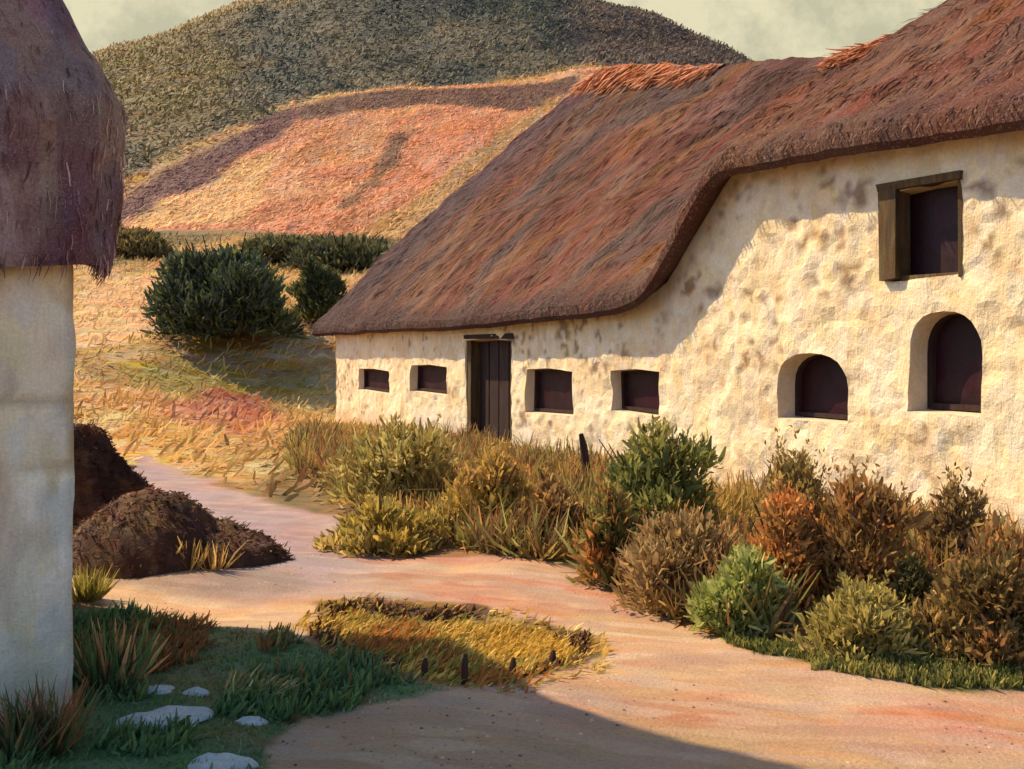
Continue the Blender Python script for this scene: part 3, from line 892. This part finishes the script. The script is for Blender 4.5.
# noise by place so that the seam closes
wb = (fbm(rv[..., 0] * 2 + rv[..., 1] * 1.3, rv[..., 2] * 2 + rv[..., 1], 531, 4) - .5) * .14 + (fbm(rv[..., 0] * 9 + rv[..., 1] * 7, rv[..., 2] * 3, 532, 3) - .5) * .05
mk = sstep(0, 12, np.arange(90))[:, None]
rv = rv + od * (wb * (.35 + .65 * mk))[..., None]
rv[..., 2] += (fbm(rv[..., 0] * 4 + rv[..., 1] * 5, rv[..., 2] * 0, 533, 3) - .5) * .06
n = fbm(rv[..., 0] * 2.5 + rv[..., 1] * 2, rv[..., 2] * 1.2, 541, 4); n2 = fbm(rv[..., 0] * 5 + rv[..., 1] * 4, rv[..., 2] * 1.5, 542, 3)
bc = np.broadcast_to(A(150, 108, 88, 1.0), n.shape + (3,)).copy()
bc = mixc(bc, A(118, 76, 72, 1.0), sstep(.42, .6, n)); bc = mixc(bc, A(170, 132, 104, 1.0), sstep(.55, .7, n2) * .8)
ib = np.arange(90 * PER).reshape(90, PER); ib2 = np.roll(ib, -1, 1)
rf = [list(q) for q in np.stack([ib[:-1], ib2[:-1], ib2[1:], ib[1:]], -1).reshape(-1, 4)] + [list(ib[-1])]
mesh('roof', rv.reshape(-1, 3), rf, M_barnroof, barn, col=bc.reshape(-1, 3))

nb = 16000
a0 = rng.integers(4, 88, nb); b0 = rng.integers(0, PER, nb)
dnb = rv[a0 - 1, b0] - rv[a0, b0]
outn = np.concatenate([od[a0, b0][:, :2], np.full((nb, 1), .3)], 1)
Pb = rv[a0, b0] + (rv[a0, (b0 + 1) % PER] - rv[a0, b0]) * rng.random((nb, 1)) + outn * .004
v, f = strokes(Pb, nrm(dnb) + rng.normal(size=(nb, 3)) * .16, .10 * (.4 + rng.random(nb)), .010 * (.5 + rng.random(nb)), bend=.1, normal=outn)
q = mesh('straw', v, f, leafmat('barn_straw', 60, transl=.1), bpy.data.objects['roof.001'], col=np.repeat(bc[a0, b0] * np.exp(rng.normal(size=(nb, 1)) * .5 + .1).clip(.4, 3.2), 6, 0)); q['kind'] = 'stuff'


# ------------------------------------------------------------------ heaps
def heap(label, px, base, w_px, h_px, lobes, cols, seed):
    g = ground_at(px, base); Y = g[1]; w = w_px / F * Y; h = h_px / F * Y
    k = 90; a = np.linspace(-1.15, 1.15, k)
    XX, YY = np.meshgrid(a, a)
    H = np.zeros_like(XX)
    for (lx, ly, rx, ry, hh) in lobes:
        d2 = ((XX - lx) / rx) ** 2 + ((YY - ly) / ry) ** 2
        H = np.maximum(H, hh * np.sqrt(np.clip(1 - d2, 0, 1)) ** 1.2)
    H = np.maximum(H + (fbm(XX * 3 + seed, YY * 3, 600 + seed, 4) - .5) * .26 * (H > 0.02) + (fbm(XX * 11 + seed, YY * 11, 620 + seed, 3) - .5) * .1 * (H > .02), -.06)
    n = fbm(XX * 3 + seed, YY * 3, 630 + seed, 4); n2 = fbm(XX * 7, YY * 7 + seed, 640 + seed, 3)
    c = np.broadcast_to(A(*cols[0]), n.shape + (3,)).copy()
    c = mixc(c, A(*cols[1]), sstep(.45, .6, n)); c = mixc(c, A(*cols[2]), sstep(.55, .7, n2) * .7)
    ii = np.arange(k * k).reshape(k, k)
    f = np.stack([ii[:-1, :-1], ii[:-1, 1:], ii[1:, 1:], ii[1:, :-1]], -1).reshape(-1, 4)
    keep = H.ravel()[f].max(1) > .004
    z = float(zfun(np.array([g[0]]), np.array([Y]))[0])
    o = mesh('dung_heap', np.stack([XX * w / 2, YY * w / 2 * .8, H * h - .07], -1).reshape(-1, 3), f[keep], M_heap, None, col=c.reshape(-1, 3), loc=(g[0], Y, z))
    tag(o, label, 'dung heap')
    pk = np.nonzero(H.ravel() > .04)[0]; sel = rng.choice(pk, 2600)
    Pq = np.stack([XX.ravel()[sel] * w / 2, YY.ravel()[sel] * w / 2 * .8, H.ravel()[sel] * h - .075], 1) + rng.normal(size=(2600, 3)) * (.015, .015, .004)
    Dq = rng.normal(size=(2600, 3)) * (1, 1, .45) + np.stack([XX.ravel()[sel], YY.ravel()[sel], XX.ravel()[sel] * 0 + .1], 1)
    v, f = strokes(Pq, Dq, .055 * (.4 + rng.random(2600)), .016 * (.5 + rng.random(2600)), bend=.3)
    q = mesh('straw', v, f, M_leaf, o, col=np.repeat(c.reshape(-1, 3)[sel] * (1.2 + rng.normal(size=(2600, 1)) * .35).clip(.5, 2.4), 6, 0)); q['kind'] = 'stuff'
    return o


heap('low dark brown dung heap sloping down to the track, in front', 178, 562, 236, 78, [(-.25, 0, .7, .8, .95), (.2, .05, .75, .6, .55), (-.6, .1, .4, .6, .7)],
     ((84, 50, 34), (104, 66, 44), (138, 98, 64)), 1)
heap('taller dark brown dung heap behind, against the barn corner', 92, 520, 150, 100, [(-.2, 0, .7, .8, 1.0), (.3, 0, .6, .6, .6)],
     ((70, 40, 28), (92, 52, 34), (112, 70, 44)), 4)

# ------------------------------------------------------------------ far bushes, ruined wall
DARKG = [(112, 108, 52), (72, 74, 44), (60, 66, 46), (86, 86, 46), (52, 56, 40), (98, 96, 62)]
bush('large dark green round bush standing on the meadow slope', 226, 338, 140, 104, DARKG, n=4500, leaf=.6, lw=.26, nl=10, shoots=6, seed=1, mat=M_wood_leaf)
bush('dark olive bush beside the far tip of the thatched roof', 322, 322, 62, 62, [(70, 70, 40), (88, 84, 44), (110, 100, 52)], n=1300, leaf=.5, lw=.24, nl=6, seed=2, mat=M_wood_leaf)
for i, (px, b, w, h, lab, pal) in enumerate((
        (345, 268, 120, 38, 'low wide olive hedge bush under the orange field, behind the roof edge', [(84, 78, 44), (104, 92, 50), (66, 66, 44)]),
        (278, 262, 70, 28, 'small olive green bush peeping over the large round bush', [(90, 84, 48), (110, 96, 52), (72, 72, 44)]),
        (140, 258, 66, 26, 'brown green bush by the barn roof edge below the field', [(116, 96, 52), (96, 84, 48), (134, 106, 58)]))):
    bush(lab, px, b, w, h, pal, n=1200, leaf=.7, lw=.34, nl=7, seed=5 + i, mat=M_wood_leaf, shoots=2)

# ------------------------------------------------------------------ bushes before the house
OL = [(150, 122, 52), (124, 108, 48), (168, 136, 66), (104, 90, 44)]
OC = [(186, 136, 66), (162, 122, 54), (140, 108, 50), (198, 150, 84)]
BR = [(120, 82, 46), (98, 68, 42), (142, 100, 56), (84, 62, 44)]
GB = 'bushes and weeds along the farmhouse wall'
B = [
    ('olive bush with pale green tips under the two end windows', 398, 508, 112, 88, [(150, 150, 88), (124, 112, 54), (146, 116, 58), (172, 158, 92)], 1500, .2, .07),
    ('ochre and olive bush in front of the doorway', 490, 536, 104, 90, [(176, 142, 62), (150, 128, 56), (184, 138, 70), (140, 104, 52)], 1500, .18, .07),
    ('yellow green low bush beside the pale track', 382, 545, 104, 50, [(168, 138, 54), (142, 122, 50), (120, 110, 54), (182, 152, 84)], 1300, .17, .06),
    ('rusty orange clump right below the dark doorway', 494, 500, 60, 46, [(190, 132, 76), (170, 112, 62), (150, 104, 56)], 700, .18, .07),
    ('brown bush left of the short wooden post', 552, 545, 60, 72, BR[:3] + [(160, 122, 74)], 1000, .16, .06),
    ('narrow green and rust bush rising behind the bend of the path', 612, 582, 56, 92, [(92, 104, 50), (130, 88, 44), (112, 112, 58), (156, 92, 48)], 1100, .15, .055),
    ('dark green leafy bush, the greenest against the house wall', 655, 545, 124, 112, [(58, 78, 40), (82, 96, 46), (118, 122, 58), (142, 134, 70), (66, 70, 36)], 2200, .17, .065),
    ('grey brown rounded bush below the dark green one', 690, 606, 122, 88, [(134, 104, 70), (152, 118, 78), (118, 88, 56), (158, 132, 88)], 1900, .14, .055),
    ('tall olive brown bush with a thin spire against the sunny wall', 796, 590, 80, 132, [(140, 116, 64), (120, 98, 52), (156, 130, 78)], 1400, .13, .05),
    ('fiery orange red bush among the brown ones', 790, 614, 92, 114, [(190, 92, 44), (160, 92, 48), (204, 128, 62), (132, 88, 46)], 1900, .13, .05),
    ('broad rust brown bush with a blunt top under the low arched window', 858, 618, 116, 128, [(126, 88, 50), (146, 108, 58), (108, 76, 44), (168, 104, 58)], 2300, .13, .05),
    ('bright fresh green bush hanging over the path edge', 746, 630, 86, 70, [(128, 144, 66), (150, 158, 88), (108, 126, 56), (168, 170, 112)], 1500, .13, .05),
    ('yellow olive mounded bush on the green verge', 862, 656, 124, 58, [(150, 134, 66), (132, 124, 60), (170, 150, 82), (112, 104, 52)], 1600, .11, .045),
    ('small very dark green bush at the foot of the brown ones', 914, 632, 34, 62, [(48, 56, 36), (64, 68, 40), (40, 46, 34)], 700, .11, .045),
    ('dark brown spire shaped bush against the wall', 952, 606, 62, 108, [(104, 78, 50), (84, 60, 42), (124, 96, 58)], 1300, .12, .045),
    ('dark brown and green bush spreading out of the picture', 1002, 664, 118, 124, [(100, 76, 44), (74, 70, 42), (122, 92, 52), (146, 92, 54)], 2300, .12, .045),
    ('olive brown weed clump at the near end of the verge', 946, 660, 70, 56, [(148, 116, 66), (124, 98, 56), (138, 126, 66)], 1000, .11, .045),
]
for i, (lab, px, b, w, h, pal, n, lf, lw) in enumerate(B):
    pal = [tuple(.66 * np.array(p) + .34 * np.array((158, 122, 66)) + (8, 5, 0)) for p in pal]
    h *= .86 if px < 560 else 1.02
    bush(lab, px, b, w, h, pal, n=n, leaf=lf, lw=lw, group=GB, seed=20 + i, spire=.8 if 'spire' in lab else 0.25, shoots=7 if 'spire' in lab else 4)

# ------------------------------------------------------------------ small things
g = ground_at(586, 498); post = empty('post', (g[0], g[1], 0), .3); tag(post, 'short dark wooden post standing before the sunny wall', 'post')
v, f = tube([(0, 0, -.15), (.01, 0, .4), (-.03, .01, .68), (-.07, .0, .84)], [.06, .055, .05, .03], 8); mesh('shaft', v, f, M_dark_timber, post)


def stone(label, px, py, w_px, h_px, seed):
    g = ground_at(px, py); Y = g[1]; w = w_px / F * Y; d = w * .62
    k, m = 22, 9; v = []
    for j in range(m):
        ph = (j / (m - 1)) * math.pi * .5
        for i in range(k):
            a = 2 * math.pi * i / k
            q = math.cos(ph) ** .55 * (.6 + .8 * float(fbm(math.cos(a) * 1.5 + seed, math.sin(a) * 1.5, 700 + seed, 3)))
            v.append((math.cos(a) * q * w / 2, math.sin(a) * q * d / 2, math.sin(ph) * .6 * h_px / F * Y * (.3 + 1.1 * float(fbm(math.cos(a) * q * 2 + seed, math.sin(a) * q * 2, 720 + seed, 2))) - .01))
    f = [[j * k + i, j * k + (i + 1) % k, (j + 1) * k + (i + 1) % k, (j + 1) * k + i] for j in range(m - 1) for i in range(k)] + [[(m - 1) * k + i for i in range(k)]]
    o = mesh('stone', v, f, M_stone, None, loc=(g[0], Y, float(zfun(np.array([g[0]]), np.array([Y]))[0])), smooth=True)
    tag(o, label, 'stone', 'pale stones in the dark grass')


stone('long pale flat stone lying across the dark grass', 166, 722, 92, 14, 1)
stone('roundish pale stone behind the long one', 154, 697, 40, 11, 2)
stone('small pale stone beside the roundish one, farther from the barn', 196, 698, 28, 11, 3)
stone('pale stone alone near the shaded dirt edge', 250, 720, 32, 11, 4)
stone('big pale stone partly cut by the bottom of the picture', 222, 762, 78, 18, 5)


def tuft(name, label, px, py, w_px, h_px, n, pal, cat, group=None, lean=(0, 0, 0), wd=.014):
    g = ground_at(px, py); Y = g[1]; w = w_px / F * Y; h = h_px / F * Y
    P = np.stack([np.clip(rng.normal(size=n), -1.6, 1.6) * w * .22, np.clip(rng.normal(size=n), -1.6, 1.6) * w * .15, np.zeros(n)], 1)
    D = np.stack([P[:, 0] / w * 1.6, P[:, 1] / w * 1.2, np.ones(n)], 1) + rng.normal(size=(n, 3)) * .18 + np.array(lean)
    v, f = strokes(P, D, h * (.55 + .6 * rng.random(n)), wd * (.7 + .7 * rng.random(n)), bend=.2, taper=.15)
    o = mesh(name, v, f, M_leaf, None, col=np.repeat(pick(pal, n), 6, 0), loc=(g[0], Y, float(zfun(np.array([g[0]]), np.array([Y]))[0]) - .01))
    tag(o, label, cat, group); return o


tuft('grass_tuft', 'rusty brown grass tuft at the foot of the barn corner', 50, 752, 44, 70, 160, [(120, 96, 52), (150, 84, 48), (90, 92, 48)], 'grass tuft', 'tufts at the foot of the barn')
tuft('grass_tuft', 'dark green grass tuft against the barn wall at the picture edge', 14, 762, 34, 68, 140, [(82, 92, 50), (110, 88, 48), (70, 70, 44)], 'grass tuft', 'tufts at the foot of the barn')
tuft('grass_tuft', 'green leafy tuft beside the barn corner with orange tips', 108, 690, 70, 60, 260, [(94, 110, 58), (112, 120, 62), (82, 100, 54), (190, 130, 80)], 'grass tuft', wd=.02)
tuft('grass_tuft', 'dry straw coloured tuft arching over the stones', 250, 694, 80, 26, 160, [(186, 162, 104), (160, 134, 80), (128, 112, 62)], 'grass tuft', lean=(.9, 0, -.2))
tuft('grass_tuft', 'olive clump at the barn corner on the sandy bank', 86, 604, 30, 34, 140, [(150, 128, 52), (128, 110, 46)], 'grass tuft', wd=.018)
for i, (px, lab) in enumerate(((160, 'golden weed sprig before the dung heap, closest to the barn'), (188, 'golden weed sprig before the dung heap, in the middle of three'), (216, 'golden weed sprig before the dung heap, closest to the track'))):
    tuft('weed', lab, px, 574, 22, 34, 26, [(178, 136, 72), (140, 106, 58)], 'weed', 'weed sprigs before the dung heap', wd=.022)
for i, (px, py, h, lab) in enumerate(((464, 684, 30, 'dark rotten stake, tallest at the lower edge of the yellow grass'), (424, 676, 18, 'dark rotten stake among yellow grass nearest the dark green bank'),
                                      (512, 672, 20, 'dark rotten stake in the middle of the yellow grass edge'), (552, 660, 16, 'dark rotten stake nearest the bend of the path'))):
    g = ground_at(px, py); k = g[1] / F
    v, f = tube([(0, 0, -.1), (.004, 0, h * k * .6), (.01, 0, h * k)], [4 * k, 3.6 * k, 2 * k], 7)
    st = mesh('stake', v, f, M_stem, None, loc=(g[0], g[1], float(zfun(np.array([g[0]]), np.array([g[1]]))[0]))); tag(st, lab, 'stake', 'rotten stakes along the yellow grass')


# ------------------------------------------------------------------ ground cover nobody could count
def scatter(name, polys, n, length, width, pal, up=(0, 0, 1), jit=.35, mat=None, bounds=None, clumpf=1.2, thr=0.0, keepf=None, taper=.3, normal=None, lift=-.01, bykind=None):
    Ps = []
    tot = 0
    P = np.concatenate([POLY[p] for p in polys]) if polys else None
    b = bounds or (P[:, 0].min(), P[:, 0].max(), P[:, 1].min(), P[:, 1].max())
    while tot < n:
        x = rng.uniform(b[0], b[1], n * 2); y = rng.uniform(b[2], b[3], n * 2)
        ok = np.zeros(len(x), bool) if polys else np.ones(len(x), bool)
        for p in (polys or []): ok |= inside(p, x, y) > .4
        ok &= fbm(x * clumpf, y * clumpf, 777, 3) > thr
        if keepf is not None: ok &= keepf(x, y)
        Ps.append(np.stack([x[ok], y[ok]], 1)); tot += ok.sum()
    q = np.concatenate(Ps)[:n]
    z = zfun(q[:, 0], q[:, 1])
    PP = np.stack([q[:, 0], q[:, 1], z + lift], 1)
    D = np.array(up) + rng.normal(size=(n, 3)) * jit
    v, f = strokes(PP, D, length * (.5 + rng.random(n)), width * (.6 + .8 * rng.random(n)), bend=.25, taper=taper, normal=normal)
    if bykind:
        cc = colour_ground(q[:, 0], q[:, 1]) * bykind * (1 + rng.normal(size=(n, 1)) * .16).clip(.5, 1.6)
        cc = cc * (1 + rng.normal(size=(n, 3)) * .05)
    cl = np.clip((fbm(q[:, 0] * clumpf * .6, q[:, 1] * clumpf * .6, 778, 3) - .25) * 2, 0, .999)
    o = mesh(name, v, f, mat or M_leaf, None, col=np.repeat(cc if bykind else pick(pal, n, cl), 6, 0))
    tag(o, kind='stuff'); return o


GLD = [(184, 140, 56), (160, 122, 48), (198, 158, 78), (136, 120, 48), (160, 100, 44)]
tag(scatter('dry_grass', None, 9500, .075, .016, GLD, up=(.9, .15, .6), clumpf=2.0, bounds=(-2.2, 1.2, 5.4, 8.4), keepf=lambda x, y: poly_sd(x, y, HOLLOW_PLAN) > -.12 + .16 * sstep(7.1, 7.4, y) + .42 * fbm(x * 2.2, y * 2.2, 96, 3) - .25 * (rng.random(len(x)) < .12)), 'golden olive grass filling the hollow beside the path', 'grass')
tag(scatter('dark_grass', ['darkgrass'], 7000, .09, .018, [(82, 102, 56), (98, 112, 58), (74, 92, 54), (116, 106, 56), (136, 88, 48)], up=(.35, 0, .8), clumpf=1.6, bounds=(-3.2, -.2, 4.2, 7.4), thr=.42), 'dark green grass in the shade of the barn', 'grass')
tag(scatter('turf', ['darkgrass'], 9000, .035, .012, GLD, up=(.3, 0, .8), jit=.5, clumpf=1.6, bounds=(-3.4, .2, 4.2, 7.6), bykind=1.75), 'short dark turf round the pale stones', 'turf')
tag(scatter('verge_grass', ['greenverge'], 3000, .06, .016, [(98, 96, 44), (122, 112, 52), (146, 126, 62), (84, 84, 42)], clumpf=2.0), 'green grass strip between the bushes and the path', 'grass')
side = lambda x, y: (x / y < -.03) & ((np.stack([x - P0[0], y - P0[1]], -1) @ IN < -.6) | (np.stack([x - P0[0], y - P0[1]], -1) @ AX < -.6)) & (inside('path', x, y) < .3) & (x / y > -.85)
tag(scatter('meadow_grass', None, 36000, .26, .055, [(196, 154, 84), (170, 142, 68), (152, 132, 62), (206, 168, 104), (186, 124, 88), (176, 136, 66)], bounds=(-38, -.5, 12.4, 60), up=(.7, .1, .45), jit=.45, clumpf=.35, keepf=side, normal=(0, -.5, .8), lift=.0, taper=.5, bykind=1.5), 'ochre and olive meadow grass on the slope', 'meadow grass')
nearh = lambda x, y: (inside('path', x, y) < .2) & (inside('island', x, y) < .2) & (inside('darkgrass', x, y) < .2) & ((np.stack([x - P0[0], y - P0[1]], -1) @ IN < -.25)) & ((np.stack([x - P0[0], y - P0[1]], -1) @ IN > -4.3)) & (x / y > -.22)
tag(scatter('undergrowth', None, 30000, .26, .03, [(170, 132, 60), (146, 120, 56), (184, 134, 70), (130, 96, 50), (150, 138, 68)], bounds=(-4, 6, 7.2, 22), jit=.55, clumpf=1.0, keepf=nearh, thr=.36), 'brown and olive undergrowth below the bushes', 'undergrowth')
tag(scatter('brushwood', None, 20000, .4, .026, [(160, 124, 60), (136, 108, 54), (170, 112, 62), (120, 88, 50), (146, 132, 66), (108, 80, 48)], bounds=(-4, 8, 5.6, 20), jit=.5, clumpf=1.3, keepf=lambda x, y: nearh(x, y) & (inside('path', x, y, .01, .02) < .02) & (inside('greenverge', x, y, .02, .02) < .05), thr=.5), 'tangled brown and olive brushwood between the bushes', 'brushwood')
tag(scatter('stubble', ['field'], 52000, .5, .085, GLD, up=(.6, .75, .2), jit=.3, clumpf=.05, mat=M_wood_leaf, normal=(0, -.5, .85), lift=.02, bykind=1.85, taper=.5, keepf=lambda x, y: inside('field', x, y, .006, .012) > .55), 'stubble and loose earth of the orange field', 'stubble')
tag(scatter('dead_grass', ['island'], 1000, .06, .02, [(88, 52, 34), (70, 42, 30), (110, 70, 42)], up=(.2, -.1, .9), jit=.5, clumpf=2.4, thr=.46, keepf=lambda x, y: (np.abs(poly_sd(x, y, HOLLOW_PLAN) - .03) < .09), lift=-.02), 'dark dead sods along the rim of the yellow grass', 'dead grass')
hillk = lambda x, y: (inside('field', x, y, .006, .012) < .3) & (x / y < .56) & (x / y > -.95)
tag(scatter('woodland', None, 125000, .5, .2, [(88, 84, 58), (74, 78, 56), (104, 94, 66), (66, 68, 54), (128, 112, 80), (112, 90, 64)], bounds=(-150, 75, 64, 164), up=(.6, .3, .35), jit=.5, clumpf=.05, keepf=hillk, mat=M_wood_leaf, taper=.7, normal=(0, -.5, .85), lift=.03, bykind=1.55), 'dark scrubby woodland covering the far hill', 'woodland')

# pebbles and crumbs of earth on the path
npb = 2600
x = rng.uniform(-4, 9, npb * 6); y = 4.2 + 12 * rng.random(npb * 6) ** 1.6
ok = (inside('path', x, y) > .6) & (fbm(x * 1.1, y * 1.1, 790, 3) > .55) & (inside('island', x, y) < .1)
x = x[ok][:npb]; y = y[ok][:npb]; m = len(x)
r = .006 + .012 * rng.random(m) ** 3
z = zfun(x, y)
oct_ = np.array([(1, 0, 0), (.2, .9, 0), (-.9, .3, 0), (-.4, -.8, 0), (.6, -.6, 0), (.05, .05, .6)])
a = rng.random(m) * 6.28; ca, sa = np.cos(a), np.sin(a)
vx = x[:, None] + r[:, None] * (oct_[None, :, 0] * ca[:, None] - oct_[None, :, 1] * sa[:, None])
vy = y[:, None] + r[:, None] * (oct_[None, :, 0] * sa[:, None] + oct_[None, :, 1] * ca[:, None])
vz = z[:, None] + r[:, None] * oct_[None, :, 2] - .001
tri = np.array([(0, 1, 5), (1, 2, 5), (2, 3, 5), (3, 4, 5), (4, 0, 5)])
tag(mesh('pebbles', np.stack([vx, vy, vz], -1).reshape(-1, 3), (np.arange(m)[:, None, None] * 6 + tri[None]).reshape(-1, 3), M_near,
         col=np.repeat(pick([(190, 140, 104), (160, 120, 92), (210, 170, 130), (128, 96, 74)], m, None, .72), 6, 0)), kind='stuff')

# ------------------------------------------------------------------ light, sky, camera
sun_h = np.array((-1.0, .42)); sun_h /= np.linalg.norm(sun_h); EL = R(47)
sd = Vector((sun_h[0] * math.cos(EL), sun_h[1] * math.cos(EL), math.sin(EL)))
sun = bpy.data.lights.new('sun', 'SUN'); sun.energy = 5.0; sun.angle = R(.55); sun.color = (1.0, .75, .42)
so = bpy.data.objects.new('sun', sun); COL.objects.link(so); so.rotation_euler = (-sd).to_track_quat('-Z', 'Y').to_euler()
so.location = (-30, 10, 40)

w = bpy.data.worlds.new('World'); scene.world = w; w.use_nodes = True
nt = w.node_tree; N = nt.nodes; L = nt.links
bg = N['Background']
sky = N.new('ShaderNodeTexSky'); sky.sky_type = 'NISHITA'; sky.sun_disc = False
sky.sun_elevation = EL; sky.sun_rotation = math.atan2(sd.x, sd.y); sky.dust_density = 1.5; sky.ozone_density = 2.6
tcn = N.new('ShaderNodeTexCoord')
sp = N.new('ShaderNodeSeparateXYZ'); L.new(tcn.outputs['Generated'], sp.inputs[0])
mr = N.new('ShaderNodeMapRange'); mr.interpolation_type = 'SMOOTHSTEP'
mr.inputs[1].default_value = .6; mr.inputs[2].default_value = .86; L.new(sp.outputs['Y'], mr.inputs[0])
cn = N.new('ShaderNodeTexNoise'); cn.inputs['Scale'].default_value = 14; cn.inputs['Detail'].default_value = 6; cn.inputs['Roughness'].default_value = .65
L.new(tcn.outputs['Generated'], cn.inputs['Vector'])
cr = N.new('ShaderNodeMix'); cr.data_type = 'RGBA'
cr.inputs['A'].default_value = (2.75, 2.65, 1.85, 1); cr.inputs['B'].default_value = (3.9, 3.6, 2.45, 1)
cm = N.new('ShaderNodeMapRange'); cm.inputs[1].default_value = .4; cm.inputs[2].default_value = .6; L.new(cn.outputs['Fac'], cm.inputs[0])
L.new(cm.outputs[0], cr.inputs['Factor'])
mx = N.new('ShaderNodeMix'); mx.data_type = 'RGBA'
L.new(mr.outputs[0], mx.inputs['Factor']); L.new(sky.outputs[0], mx.inputs['A']); L.new(cr.outputs['Result'], mx.inputs['B'])
L.new(mx.outputs['Result'], bg.inputs['Color']); bg.inputs['Strength'].default_value = .15

cam = bpy.data.cameras.new('camera'); co = bpy.data.objects.new('camera', cam); COL.objects.link(co)
co.location = (0, 0, EYE); co.rotation_euler = (R(90), 0, 0)
cam.sensor_width = 36; cam.lens = 36 * F / 1024; cam.shift_y = -(384.5 - HY) / 1024; cam.clip_end = 2000; cam.clip_start = .05
scene.camera = co
vs = scene.view_settings
vs.view_transform = 'Standard'; vs.look = 'None'; vs.exposure = 0.43; vs.gamma = 1; vs.use_curve_mapping = False
scene.cycles.max_bounces = 6
scene.render.resolution_x = 1024; scene.render.resolution_y = 769
